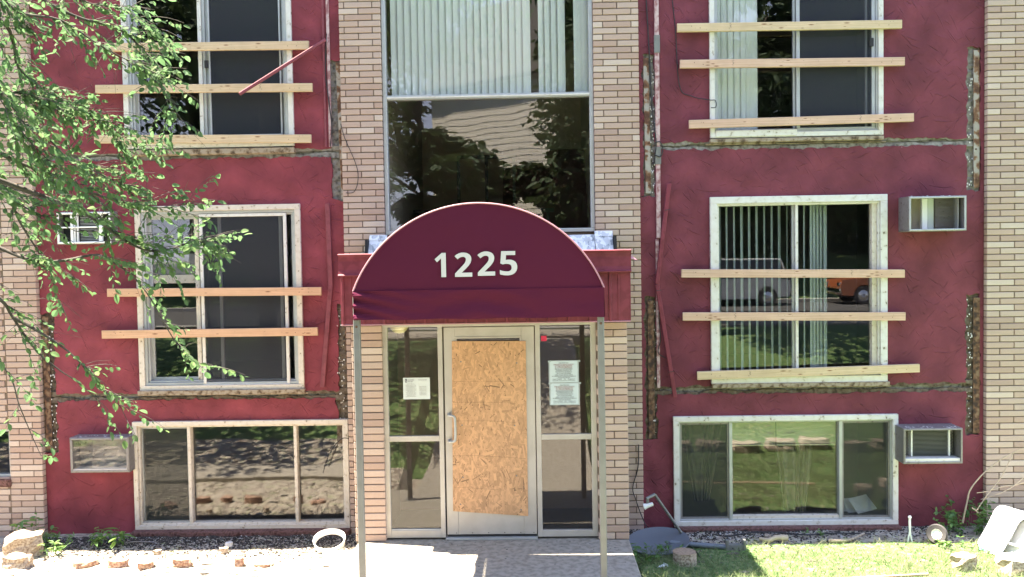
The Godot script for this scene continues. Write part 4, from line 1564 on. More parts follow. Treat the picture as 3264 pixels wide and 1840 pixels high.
# ---------------------------------------------------------------- boards, tubes, cables
func lumber(label: String, xa: float, ya: float, xb: float, yb: float, kind: int, flip := false) -> void:
	var a := Vector2(xa, ya)
	var b := Vector2(xb, yb)
	var l := a.distance_to(b)
	var h := 0.0445
	var st := begin()
	var z0 := -0.019
	var z1 := 0.019
	var c := 0.003
	var hl := l / 2
	var prof := [Vector2(-h, z1 - c), Vector2(-h + c, z1), Vector2(h - c, z1), Vector2(h, z1 - c), Vector2(h, z0), Vector2(-h, z0)]
	for i in 6:
		var p: Vector2 = prof[i]
		var q: Vector2 = prof[(i + 1) % 6]
		var va := i / 2.0 * 0.9
		var uv := [Vector2(0, 0), Vector2(1, 0), Vector2(1, 1), Vector2(0, 1)]
		if i == 1:
			uv = [Vector2(0, 1), Vector2(1, 1), Vector2(1, 0), Vector2(0, 0)]
		else:
			uv = [Vector2(0, va), Vector2(1, va), Vector2(1, va + 0.4), Vector2(0, va + 0.4)]
		if flip:
			for k in 4:
				uv[k] = Vector2(1.0 - uv[k].x, uv[k].y)
		quad_uv(st, [Vector3(-hl, p.x, p.y), Vector3(hl, p.x, p.y), Vector3(hl, q.x, q.y), Vector3(-hl, q.x, q.y)], uv)
	for e in [-1.0, 1.0]:
		var ps := []
		for p in prof:
			ps.append(Vector3(e * hl, p.x, p.y))
		for i in range(1, 5):
			tri3(st, ps[0], ps[i], ps[i + 1], Vector3(e, 0, 0))
	var o := part("lumber_rail", st, M["lumber_%d" % kind])
	o.transform = Transform3D(Basis(Vector3.BACK, (b - a).angle()), Vector3((a.x + b.x) / 2, (a.y + b.y) / 2, 0.003))
	tag(o, label, "board", "lumber rails nailed across the windows")
	for s in [-0.9, -0.82, 0.82, 0.91]:
		var nl := begin()
		add_lathe(nl, [Vector2(0, 0.0015), Vector2(0.004, 0.001), Vector2(0.0045, 0)], 8, Transform3D(Basis(Vector3.RIGHT, PI / 2), Vector3(s * hl * 0.97, 0.012 if s < -0.85 else -0.008, z1)))
		part("nail", nl, M.dark_rust, o)


func boards_and_tubes() -> void:
	lumber("top rail of three across the upper left window, near the tube end", -4.62, 5.478, -2.387, 5.453, 0)
	lumber("middle rail of three across the upper left window, behind the red tube", -4.737, 5.028, -2.36, 4.998, 0, true)
	lumber("bottom rail of three across the upper left window, over its sill", -4.769, 4.485, -2.386, 4.445, 0)
	lumber("higher of two orange rails across the middle left window", -4.682, 2.802, -2.314, 2.782, 2)
	lumber("lower of two orange rails across the middle left window", -4.757, 2.341, -2.365, 2.341, 2, true)
	lumber("yellowish top rail across the upper right window", 1.592, 5.55, 3.977, 5.535, 0)
	lumber("pinkish middle rail across the upper right window", 1.619, 5.163, 4.006, 5.141, 1)
	lumber("slightly tilted bottom rail across the upper right window", 1.71, 4.518, 4.102, 4.545, 1, true)
	lumber("top rail across the middle right window, over mirrored cars", 1.613, 2.914, 4.006, 2.874, 1, true)
	lumber("level middle rail across the middle right window", 1.622, 2.446, 4.014, 2.412, 1)
	lumber("yellow tilted bottom rail at the sill of the middle right window", 1.774, 1.798, 4.165, 1.849, 0)
	var st := begin()
	var d := Vector3(-0.83, -0.625, 0.35)
	add_box(st, Vector3(-2.626, 5.193, 0.175), Vector3(0.038, 0.034, 1.11), 0.006, Basis.looking_at(d))
	var o := part("metal_tube", st, M.red_strip)
	tag(o, "red square metal tube jutting out across the upper left window", "tube")
	st = begin()
	for s in [[Vector3(1.494, 3.89, -0.01), Vector3(1.353, 2.803, -0.03)], [Vector3(1.353, 2.80, -0.03), Vector3(1.535, 1.561, -0.01)]]:
		var a: Vector3 = s[0]
		var b: Vector3 = s[1]
		add_box(st, (a + b) / 2, Vector3(0.045, 0.03, a.distance_to(b)), 0.005, Basis.looking_at(b - a, Vector3.BACK))
	o = part("hanging_rod", st, M.red_metal)
	tag(o, "long bent red metal rod hanging down the right stucco bay", "rod")
	for s in [[1.47, 3.6], [1.366, 2.73], [1.492, 1.84]]:
		var cl := begin()
		add_tube(cl, [Vector3(s[0] - 0.03, s[1], 0.01), Vector3(s[0] + 0.03, s[1] + 0.008, 0.01)], [0.004], 5)
		part("wire_tie", cl, M.cable, o)
	st = begin()
	for s in [[Vector3(-2.236, 3.74, -0.035), Vector3(-2.222, 2.83, -0.045)], [Vector3(-2.222, 2.84, -0.04), Vector3(-2.338, 1.72, -0.03)]]:
		var a: Vector3 = s[0]
		var b: Vector3 = s[1]
		add_box(st, (a + b) / 2, Vector3(0.05, 0.022, a.distance_to(b)), 0.004, Basis.looking_at(b - a, Vector3.BACK))
	o = part("loose_trim_strip", st, M.red_strip)
	tag(o, "loose red trim strip leaning beside the middle left window", "strip")


func cable(label: String, pts: Array, r: float, m: Material = null) -> void:
	var st := begin()
	add_tube(st, smooth_line(pts, 6), [r], 5)
	tag(part("cable", st, m if m else M.cable), label, "cable")


func cables() -> void:
	cable("thin dark wire looping over the left brick pilaster", [Vector3(-2.06, 4.6, 0.0), Vector3(-2.02, 4.45, 0.012), Vector3(-1.90, 4.15, 0.012), Vector3(-1.885, 3.98, 0.012), Vector3(-1.93, 3.86, 0.012), Vector3(-2.02, 3.85, 0.005)], 0.004)
	cable("dark cable down the rusty strip beside the upper left window", [Vector3(-2.2, 5.6, -0.05), Vector3(-2.225, 5.2, -0.045), Vector3(-2.2, 4.9, -0.04), Vector3(-2.17, 4.6, -0.04), Vector3(-2.19, 4.36, -0.04)], 0.006)
	cable("dark cable down the right rusty strip to the torn slot", [Vector3(1.25, 6.3, -0.05), Vector3(1.28, 5.7, -0.048), Vector3(1.30, 5.25, -0.045), Vector3(1.32, 4.75, -0.04), Vector3(1.345, 4.5, -0.03), Vector3(1.36, 4.3, -0.03), Vector3(1.33, 4.1, -0.04)], 0.007)
	cable("thin wire ending in a loop beside the upper right window", [Vector3(1.5, 6.3, -0.055), Vector3(1.58, 5.6, -0.055), Vector3(1.62, 4.95, -0.05), Vector3(1.75, 4.83, -0.045), Vector3(1.93, 4.78, -0.015), Vector3(1.995, 4.77, 0.0), Vector3(2.0, 4.70, 0.0), Vector3(1.95, 4.695, -0.01)], 0.005)
	cable("small dark wire loop by the splice plate on right trim", [Vector3(1.34, 4.33, -0.03), Vector3(1.40, 4.34, -0.02), Vector3(1.43, 4.26, -0.02), Vector3(1.40, 4.18, -0.02), Vector3(1.34, 4.21, -0.03)], 0.006)
	cable("dark wire tangled at the torn slot under the middle rod", [Vector3(1.36, 2.75, -0.04), Vector3(1.39, 2.6, -0.03), Vector3(1.37, 2.45, -0.03), Vector3(1.385, 2.2, -0.03), Vector3(1.36, 2.05, -0.03), Vector3(1.47, 1.98, -0.04)], 0.005)
	cable("black cable down the brick behind the satellite dish", [Vector3(1.13, 1.05, 0.012), Vector3(1.12, 0.8, 0.012), Vector3(1.06, 0.58, 0.014), Vector3(1.09, 0.45, 0.02), Vector3(1.14, 0.3, 0.04), Vector3(1.2, 0.15, 0.12)], 0.0055)
	cable("black wire curling out over the low left window", [Vector3(-2.03, 1.14, -0.02), Vector3(-2.12, 1.16, 0.03), Vector3(-2.22, 1.06, 0.06), Vector3(-2.30, 0.9, 0.05), Vector3(-2.34, 0.78, 0.03)], 0.005)
	cable("dark hose lying in the gravel under the low right window", [Vector3(2.0, 0.11, 0.28), Vector3(2.3, 0.125, 0.2), Vector3(2.55, 0.13, 0.2), Vector3(2.85, 0.12, 0.27), Vector3(3.2, 0.12, 0.22), Vector3(3.55, 0.12, 0.26)], 0.008)
	cable("black cable lying beside the grey mast foot", [Vector3(1.47, 0.16, 0.35), Vector3(1.56, 0.13, 0.55), Vector3(1.60, 0.13, 0.8), Vector3(1.63, 0.11, 0.95)], 0.005)


# ---------------------------------------------------------------- air conditioners
func sleeve(label: String, x0: float, x1: float, y0: float, y1: float, z: float, m: Material) -> Node3D:
	var a := thing("air_conditioner_sleeve", label, "air conditioner", Vector3.ZERO, "air conditioner sleeves through the stucco")
	var t := 0.016
	var st := begin()
	span_box(st, x0, x1, y1 - t, y1, -0.3, z, 0.003)
	span_box(st, x0, x1, y0, y0 + t, -0.3, z, 0.003)
	span_box(st, x0, x0 + t, y0 + t, y1 - t, -0.3, z, 0.003)
	span_box(st, x1 - t, x1, y0 + t, y1 - t, -0.3, z, 0.003)
	part("sleeve", st, m, a)
	var r := RandomNumberGenerator.new()
	r.seed = int(x0 * 100) + 900
	var xfs := []
	for k in 26:
		var s := r.randf_range(0.006, 0.016)
		xfs.append(Transform3D(Basis.from_euler(Vector3(r.randf(), r.randf() * 6, r.randf())).scaled(Vector3(s * 1.6, s * 0.5, s)), Vector3(r.randf_range(x0 + 0.02, x1 - 0.02), y1 + 0.002, r.randf_range(z - 0.12, z - 0.01))))
	many("white_speck", rock_mesh(Vector3.ONE, 21, 0.3), M.white_chip, xfs, a)  # small white specks scattered over the top of the sleeve
	return a


func air_conditioners() -> void:
	var a := sleeve("empty metal sleeve with white inner panel beside middle right window", 3.972, 4.576, 3.322, 3.692, 0.2, M.sleeve_metal)
	ring("face_frame", 3.978, 4.570, 3.328, 3.686, 0.018, 0.185, 0.204, M.aluminium, a)
	bar("back_panel", 3.99, 4.56, 3.34, 3.68, 0.0, 0.01, M.hall_paint, a)
	pane(3.992, 4.172, 3.342, 3.673, 0.03, a)
	bar("white_post", 4.175, 4.235, 3.34, 3.675, 0.01, 0.05, M.white_plastic, a)
	bar("white_post", 4.245, 4.31, 3.34, 3.675, 0.01, 0.03, M.blind_vinyl, a)
	for k in 24:
		bar("fin", 4.315, 4.52, 3.352 + k * 0.0137, 3.357 + k * 0.0137, 0.012, 0.05, M.sleeve_metal, a, 0.0)
	bar("tube_plate", 4.522, 4.532, 3.34, 3.675, 0.01, 0.12, M.aluminium, a)
	for k in 10:
		var st := begin()
		add_tube(st, smooth_line([Vector3(4.532, 3.365 + k * 0.033, 0.06), Vector3(4.555, 3.37 + k * 0.033, 0.06), Vector3(4.555, 3.385 + k * 0.033, 0.06), Vector3(4.532, 3.388 + k * 0.033, 0.06)], 3), [0.005], 5)
		part("return_bend", st, M.sleeve_metal, a)
	a = sleeve("air conditioner with grey fins beside the low right window", 3.918, 4.541, 0.850, 1.230, 0.2, M.sleeve_metal)
	ring("face_frame", 3.925, 4.534, 0.857, 1.223, 0.014, 0.19, 0.204, M.sleeve_metal, a)
	bar("back_panel", 3.934, 4.525, 0.866, 1.214, 0.0, 0.01, M.black, a)
	bar("base_pan", 3.94, 4.52, 0.868, 0.905, 0.02, 0.19, M.white_trim, a)
	for x in [4.035, 4.435]:
		bar("tube_plate", x, x + 0.016, 0.91, 1.21, 0.02, 0.11, M.white_plastic, a)
	for k in 21:
		bar("fin", 4.052, 4.434, 0.914 + k * 0.0138, 0.921 + k * 0.0138, 0.03, 0.09, M.fin_metal, a, 0.0)
	for s in [4.02, 4.466]:
		for k in 9:
			var st := begin()
			var dx := 0.024 * (1.0 if s > 4.2 else -1.0)
			add_tube(st, smooth_line([Vector3(s, 0.925 + k * 0.032, 0.07), Vector3(s + dx, 0.93 + k * 0.032, 0.07), Vector3(s + dx, 0.945 + k * 0.032, 0.07), Vector3(s, 0.949 + k * 0.032, 0.07)], 3), [0.0045], 5)
			part("return_bend", st, M.sleeve_metal, a)
	a = sleeve("closed grey sleeve beside the low left window", -5.105, -4.452, 0.832, 1.222, 0.12, M.sleeve_metal)
	ring("face_frame", -5.098, -4.459, 0.839, 1.215, 0.022, 0.108, 0.126, M.sleeve_metal, a)
	bar("back_panel", -5.085, -4.472, 0.852, 1.204, -0.06, -0.05, M.sleeve_metal, a)
	bar("cover_panel", -4.93, -4.52, 0.93, 1.2, -0.05, -0.03, M.sleeve_metal, a)
	pane(-5.074, -4.483, 0.863, 1.191, 0.11, a)
	bar("bottom_ledge", -5.08, -4.476, 0.852, 0.872, -0.05, 0.12, M.cream_trim, a)
	a = sleeve("white barred sleeve behind leaves, beside middle left window", -5.176, -4.575, 3.340, 3.690, 0.1, M.sleeve_metal)
	ring("face_frame", -5.170, -4.581, 3.346, 3.684, 0.02, 0.085, 0.105, M.white_plastic, a)
	bar("back_panel", -5.16, -4.59, 3.36, 3.67, -0.02, -0.01, M.black, a)
	for x in [-5.03, -4.99, -4.96]:
		bar("vertical_bar", x, x + (0.03 if x < -5.0 else 0.012), 3.366, 3.664, 0.06, 0.09, M.white_plastic, a)
	bar("vertical_bar", -4.72, -4.68, 3.366, 3.664, 0.06, 0.09, M.white_plastic, a)
	bar("cross_bar", -5.15, -4.6, 3.515, 3.53, 0.09, 0.10, M.white_plastic, a)
	for k in 18:
		bar("fin", -4.94, -4.73, 3.37 + k * 0.0162, 3.375 + k * 0.0162, 0.0, 0.05, M.aluminium, a, 0.0)


# ---------------------------------------------------------------- blinds and things indoors
func vertical_blind(label: String, slats: Array, y0: float, y1: float, z: float, m: Material) -> void:
	var b := thing("vertical_blind", label, "blind")
	var lo := 99.0
	var hi := -99.0
	for s in slats:
		lo = minf(lo, s[0])
		hi = maxf(hi, s[0])
	bar("head_rail", lo - 0.05, hi + 0.05, y1, y1 + 0.04, z - 0.03, z + 0.02, M.white_plastic, b)
	for s in slats:
		# a slightly cupped vane
		var st := begin()
		var w: float = 0.0445
		var bow := 0.007
		for k in 4:
			var u0 := -1.0 + k * 0.5
			var u1 := u0 + 0.5
			quad(st, Vector3(u0 * w, y0, -bow * u0 * u0), Vector3(u1 * w, y0, -bow * u1 * u1), Vector3(u1 * w, y1, -bow * u1 * u1), Vector3(u0 * w, y1, -bow * u0 * u0), Vector3.BACK)
		put("vane", st.commit(), m, b, Transform3D(Basis(Vector3.UP, s[1]), Vector3(s[0], 0, z)))


func blinds_and_rooms() -> void:
	var s := []
	for k in 20:
		s.append([-1.475 + k * 0.0765 + rng.randf_range(-0.003, 0.003), 0.35 + rng.randf_range(-0.08, 0.08)])
	for k in 4:
		s.append([0.145 + k * 0.071, 0.42])
	for k in 3:
		s.append([0.535 + k * 0.045, 0.15])
	vertical_blind("wide pale vertical blind with two gaps in the stairwell window", s, 4.895, 6.30, -0.16, M.blind_vinyl)
	s = [[2.08, 0.2], [2.15, 0.15], [2.22, 0.3], [2.29, 0.2], [2.36, 0.25], [2.42, 0.15], [2.46, 0.2]]
	vertical_blind("short pale vertical blind gathered left in upper right window", s, 4.45, 6.27, -0.2, M.blind_vinyl)
	s = []
	for k in 10:
		s.append([2.075 + k * 0.0825, 1.05 + rng.randf_range(-0.12, 0.12)])
	for k in 2:
		s.append([2.92 + k * 0.085, 1.1])
	for k in 5:
		s.append([3.10 + k * 0.034, 0.45 + 0.1 * k])
	vertical_blind("half-open vertical blind in the middle right window", s, 1.80, 3.64, -0.2, M.dimmed_blind)
	var b := thing("horizontal_blind", "raised mini blind at the top of the low right window", "blind")
	for k in 17:
		var y := 1.265 - k * 0.0155
		var st := begin()
		add_box(st, Vector3(2.74, y, -0.16), Vector3(1.17, 0.0015, 0.017), 0.0, Basis(Vector3.RIGHT, 0.75))
		part("slat", st, M.mini_blind, b)
	bar("wand", 2.66, 2.667, 0.92, 1.27, -0.15, -0.143, M.room_floor, b, 0.0)
	bar("bottom_rail", 2.155, 3.325, 0.985, 1.0, -0.17, -0.15, M.mini_blind, b)
	# curtains gathered beside the right mullion and behind the left light
	for c in [[2.68, 3.10, 0.22, 0.97, "limp beige curtain behind the middle light of the low right window", 0.6], [1.62, 2.1, 0.35, 1.24, "dingy drape tied back in the left light of low right window", 0.35]]:
		var st := begin()
		var n := 40
		for i in n:
			var u0 := i / float(n)
			var u1 := (i + 1) / float(n)
			var p := func(u: float, y: float, t: float) -> Vector3:
				return Vector3(lerpf(c[0], c[1], 0.5 + (u - 0.5) * lerpf(c[5], 1.0, t)), y, -0.24 + 0.022 * sin(u * 34.0 + 2.0 * sin(u * 9.0)) * lerpf(0.5, 1.0, t))
			for k in 4:
				var t0 := k / 4.0
				var t1 := (k + 1) / 4.0
				quad(st, p.call(u0, lerpf(c[2], c[3], t0), t0), p.call(u1, lerpf(c[2], c[3], t0), t0), p.call(u1, lerpf(c[2], c[3], t1), t1), p.call(u0, lerpf(c[2], c[3], t1), t1), Vector3.BACK)
		tag(part("curtain", st, M.curtain), c[4], "curtain")
	var pp := thing("paper_heap", "white papers lying inside the right light of low right window", "paper", Vector3(3.6, 0.24, -0.3))
	for k in 3:
		put("sheet", box_mesh(Vector3(0.28, 0.003, 0.2), 0.0), M.paper, pp, Transform3D(Basis.from_euler(Vector3(0.5 + 0.1 * k, 0.4 * k - 0.3, 0.1)), Vector3(0.05 * k - 0.05, 0.03 + 0.012 * k, 0.02 * k)))


# ---------------------------------------------------------------- notices
func words(parent: Node, called: String, t: String, h: float, x: float, y: float, z: float, m: Material, serif := true, wide := 0.0) -> void:
	var f := SystemFont.new()
	f.font_names = PackedStringArray(["Droid Serif" if serif else "Droid Sans"])
	var tm := TextMesh.new()
	tm.font = f
	tm.font_size = 32
	tm.text = t
	tm.pixel_size = h / 24.0
	tm.depth = 0.0006
	tm.curve_step = 4.0
	tm.width = 2000
	var o := put(called, tm, m, parent)
	var bb := tm.get_aabb()
	var sx := 1.0
	if wide > 0.0:
		sx = wide / maxf(bb.size.x, 0.001)
	o.scale = Vector3(sx, 1, 1)
	o.position = Vector3(x - bb.get_center().x * sx, y - bb.get_center().y, z)


func notices() -> void:
	var o := begin()
	# OSB sheet, its lower edge cut askew
	var c := [Vector3(-0.826, 0.612, 0.958), Vector3(-0.081, 0.556, 0.958), Vector3(-0.078, 2.295, 0.958), Vector3(-0.806, 2.303, 0.958)]
	var k := [Vector3(-0.826, 0.612, 0.947), Vector3(-0.081, 0.556, 0.947), Vector3(-0.078, 2.295, 0.947), Vector3(-0.806, 2.303, 0.947)]
	quad_uv(o, c, [Vector2(0, 1), Vector2(1, 1), Vector2(1, 0), Vector2(0, 0)])
	for i in 4:
		var j := (i + 1) % 4
		quad_uv(o, [k[i], k[j], c[j], c[i]], [Vector2(0, 0), Vector2(1, 0), Vector2(1, 0.02), Vector2(0, 0.02)])
	var b := part("strand_board", o, M.osb)
	tag(b, "orange strand board screwed over the entrance door glass", "board")
	for p in [[-0.72, 1.47], [-0.2, 1.46], [-0.72, 0.95], [-0.19, 0.96], [-0.72, 2.1], [-0.17, 2.08], [-0.75, 0.68], [-0.15, 0.62]]:
		var st := begin()
		add_lathe(st, [Vector2(0, 0.002), Vector2(0.007, 0.0015), Vector2(0.008, 0)], 10, Transform3D(Basis(Vector3.RIGHT, PI / 2), Vector3(p[0], p[1], 0.958)))
		part("screw", st, M.galvanised, b)
	var n := thing("notice", "small white landscape notice taped in the left sidelight", "notice", Vector3(-1.166, 1.838, 0.941))
	put("sheet", box_mesh(Vector3(0.266, 0.214, 0.002), 0.0), M.paper, n)
	put("emblem", box_mesh(Vector3(0.019, 0.034, 0.001), 0.0), M.ink, n, Transform3D(Basis(), Vector3(-0.103, 0.078, 0.002)))
	put("emblem_flame", box_mesh(Vector3(0.008, 0.012, 0.001), 0.0), M.paper, n, Transform3D(Basis(Vector3.BACK, 0.78), Vector3(-0.103, 0.075, 0.003)))
	words(n, "heading", "DSI LICENSING", 0.009, -0.055, 0.085, 0.002, M.ink, false, 0.065)
	words(n, "heading", "INSPECTIONS", 0.009, -0.062, 0.070, 0.002, M.ink, false, 0.05)
	words(n, "heading", "NOTICE OF VACANCY", 0.008, 0.062, 0.085, 0.002, M.ink, false, 0.085)
	for r in 11:
		words(n, "text_line", ["Date posted and address", "Building must be vacated", "Call the office before entry", "Permit required to repair"][r % 4], 0.006, -0.055, 0.045 - r * 0.0125, 0.002, M.sleeve_metal, false, 0.10 if r % 3 else 0.075)
		if r > 1 and r < 9:
			words(n, "text_line", ["Utilities shut off", "Occupancy revoked", "Order of the city"][r % 3], 0.006, 0.062, 0.045 - r * 0.0135, 0.002, M.sleeve_metal, false, 0.07)
	var lines := ["City of Saint Paul", "FIRE SAFETY INSPECTION DIV", "CONDEMNED", "This Structure is Declared Unsafe", "For Human Occupancy or Use", "It is Unlawful for Any Person To", "Use or Occupy This Building", "After Date Above Until", "the Conditions are Corrected and Approved", "Order By the Fire Marshal", "Date Posted     By     Inspector", "Removal of This Notice is Unlawful"]
	var hs := [0.011, 0.012, 0.025, 0.012, 0.011, 0.011, 0.011, 0.010, 0.010, 0.010, 0.010, 0.008]
	var wd := [0.09, 0.20, 0.165, 0.175, 0.15, 0.165, 0.14, 0.18, 0.235, 0.12, 0.22, 0.22]
	for q in [["upper", 1.985, 0.292, 0.232], ["lower", 1.766, 0.297, 0.226]]:
		var t := thing("condemned_notice", "%s of two pale blue condemned notices in the right sidelight" % q[0], "notice", Vector3(q[2], q[1], 0.941), "condemned notices")
		put("plastic_sleeve", box_mesh(Vector3(0.296, 0.224, 0.0012), 0.0), M.plastic_sleeve, t)
		put("sheet", box_mesh(Vector3(0.272, 0.208, 0.002), 0.0), M.notice_paper, t, Transform3D(Basis(), Vector3(0, 0, 0.0012)))
		var y := 0.094
		for i in lines.size():
			var step: float = hs[i] * 0.78 + 0.0065
			y -= step * 0.5
			words(t, "heading" if i == 2 else "text_line", lines[i], hs[i], 0, y, 0.0036, M.red_ink if i in [1, 2] else M.ink, true, wd[i])
			y -= step * 0.5
		for sx in [-0.14, 0.15]:
			put("tape", box_mesh(Vector3(0.03, 0.016, 0.001), 0.0), M.plastic_sleeve, t, Transform3D(Basis(Vector3.BACK, 0.1), Vector3(sx, 0.104, 0.002)))
	var s := put("red_sticker", box_mesh(Vector3(0.055, 0.053, 0.002), 0.0), M.red_sticker, null, Transform3D(Basis(), Vector3(0.101, 2.316, 0.941)))
	tag(s, "small square red sticker near the top of the right sidelight", "sticker")


# ---------------------------------------------------------------- yard
func rock(label: String, at: Vector3, s: Vector3, seed_: int, m: Material, turn := 0.0, group := "") -> void:
	var o := put("stone", rock_mesh(s, seed_, 0.75), m, null, Transform3D(Basis(Vector3.UP, turn), Vector3(at.x, hgt(at.x, at.z) + at.y, at.z)))
	tag(o, label, "stone", group)


func leaf_xf(at: Vector3, dir: Vector3, up: Vector3, l: float, w := 1.0) -> Transform3D:
	var z := dir.normalized()
	var x := up.cross(z).normalized()
	if x.length() < 0.1:
		x = Vector3.RIGHT
	var y := z.cross(x)
	return Transform3D(Basis(x * l * w, y * l, z * l), at)


func weed(called: String, label: String, at: Vector3, h: float, stems: int, leaf: float, slim: float, seed_: int, spread := 0.5, lean := Vector3.ZERO) -> void:
	var p := thing(called, label, "plant", Vector3(at.x, hgt(at.x, at.z), at.z))
	var r := RandomNumberGenerator.new()
	r.seed = seed_
	var xfs := []
	for k in stems:
		var ang := r.randf() * TAU
		var tilt := r.randf_range(0.1, spread)
		var hh := h * r.randf_range(0.6, 1.05)
		var tip := Vector3(cos(ang) * tilt, 1, sin(ang) * tilt).normalized() * hh + lean * hh
		var mid := tip * 0.5 + Vector3(0, hh * 0.12, 0)
		var root := Vector3(cos(ang), 0, sin(ang)) * 0.03 * sqrt(stems)
		var line := smooth_line([root, root + mid, root + tip], 4)
		var st := begin()
		add_tube(st, line, [0.0035, 0.003, 0.0015], 4, false)
		part("stem", st, M.weed_leaf, p)
		var n := int(hh / (leaf * 0.42)) + 3
		for i in n:
			var t := r.randf_range(0.15, 1.0)
			var q: Vector3 = line[int(t * (line.size() - 1))]
			var d := Vector3(r.randfn(0, 1), r.randf_range(-0.5, 0.7), r.randfn(0, 1))
			xfs.append(leaf_xf(q, d, Vector3(r.randfn(0, 0.4), 1, r.randfn(0, 0.4)), leaf * r.randf_range(0.6, 1.15), slim))
	many("foliage", leaf_mesh, M.weed_leaf, xfs, p)


func twig(label: String, pts: Array, r0: float, r1: float, m: Material, called := "fallen_stick") -> void:
	var st := begin()
	var line := smooth_line(pts, 5)
	var rad := []
	for i in line.size():
		rad.append(lerpf(r0, r1, i / float(line.size() - 1)) * (1.0 + 0.12 * sin(i * 2.1)))
	add_tube(st, line, rad, 7)
	tag(part(called, st, m), label, "stick" if called == "fallen_stick" else "branch")


func yard_left() -> void:
	rock("big pale boulder at the far left edge of the dirt yard", Vector3(-5.36, 0.10, 0.62), Vector3(0.42, 0.30, 0.34), 31, M.stone, 0.3)
	rock("brown-faced lower rock in front of the big pale boulder", Vector3(-5.21, 0.04, 0.98), Vector3(0.30, 0.17, 0.22), 32, M.stone, -0.2)
	rock("broken flat red stone, leftmost of the dirt yard row", Vector3(-4.55, 0.02, 0.92), Vector3(0.26, 0.10, 0.17), 33, M.red_stone, 0.5)
	rock("square-ended red stone, second of the dirt yard row", Vector3(-4.17, 0.02, 1.02), Vector3(0.21, 0.13, 0.15), 34, M.red_stone, -0.1)
	rock("flaky reddish stone, third of the dirt yard row", Vector3(-3.88, 0.02, 1.06), Vector3(0.17, 0.12, 0.15), 35, M.red_stone, 0.4)
	rock("upright red stone with grass at its foot, mid row", Vector3(-3.53, 0.03, 1.02), Vector3(0.21, 0.13, 0.11), 36, M.red_stone, 0.05)
	rock("small angular red stone, fifth of the row", Vector3(-2.97, 0.03, 1.00), Vector3(0.11, 0.12, 0.11), 37, M.red_stone, 0.3)
	rock("thin broken red stone nearest the white plastic hoop", Vector3(-2.72, 0.01, 1.00), Vector3(0.22, 0.07, 0.14), 38, M.red_stone, -0.4)
	rock("small white stone on the dark gravel under the low left window", Vector3(-3.27, 0.03, 0.42), Vector3(0.09, 0.05, 0.07), 39, M.white_chip, 0.2)
	rock("pale lump of dirt at the edge of the shade", Vector3(-3.25, 0.03, 0.62), Vector3(0.09, 0.08, 0.08), 40, M.stone, 0.9)
	rock("pale clod nearest the drooping weed, at the shade edge", Vector3(-3.95, 0.02, 0.62), Vector3(0.08, 0.06, 0.07), 41, M.stone, 0.1)
	weed("weed", "tall pale green weed at the foot of the left brick corner", Vector3(-5.40, 0, 0.36), 0.33, 9, 0.085, 0.8, 51, 0.7)
	weed("weed", "low grassy weed in front of the left brick corner", Vector3(-5.12, 0, 0.55), 0.17, 16, 0.09, 0.35, 52, 1.1)
	weed("weed", "drooping narrow-leaved weed under the low left window corner", Vector3(-4.58, 0, 0.40), 0.22, 10, 0.15, 0.42, 53, 0.9)
	# white plastic hoop, a flared band standing on its edge
	var st := begin()
	var xf := Transform3D(Basis.from_euler(Vector3(0.38, 0.2, 0.06)), Vector3(-2.15, 0.20, 0.60))
	add_lathe(st, [Vector2(0.150, -0.03), Vector2(0.156, -0.03), Vector2(0.166, 0.04), Vector2(0.16, 0.042), Vector2(0.150, -0.03)], 40, xf)
	tag(part("plastic_hoop", st, M.white_plastic), "white plastic hoop lying by the left brick pier", "hoop")
	st = begin()
	add_box(st, Vector3(-1.98, 0.13, 0.9), Vector3(0.34, 0.035, 0.3), 0.012, Basis.from_euler(Vector3(0.12, 0.2, -0.05)))
	tag(part("plastic_tray", st, M.white_plastic), "white plastic tray lying flat against the slab beside the hoop", "tray")
	twig("thin grey stick on gravel beside the drooping weed", [Vector3(-4.42, 0.125, 0.36), Vector3(-4.3, 0.13, 0.33), Vector3(-4.13, 0.125, 0.33)], 0.008, 0.006, M.sleeve_metal)


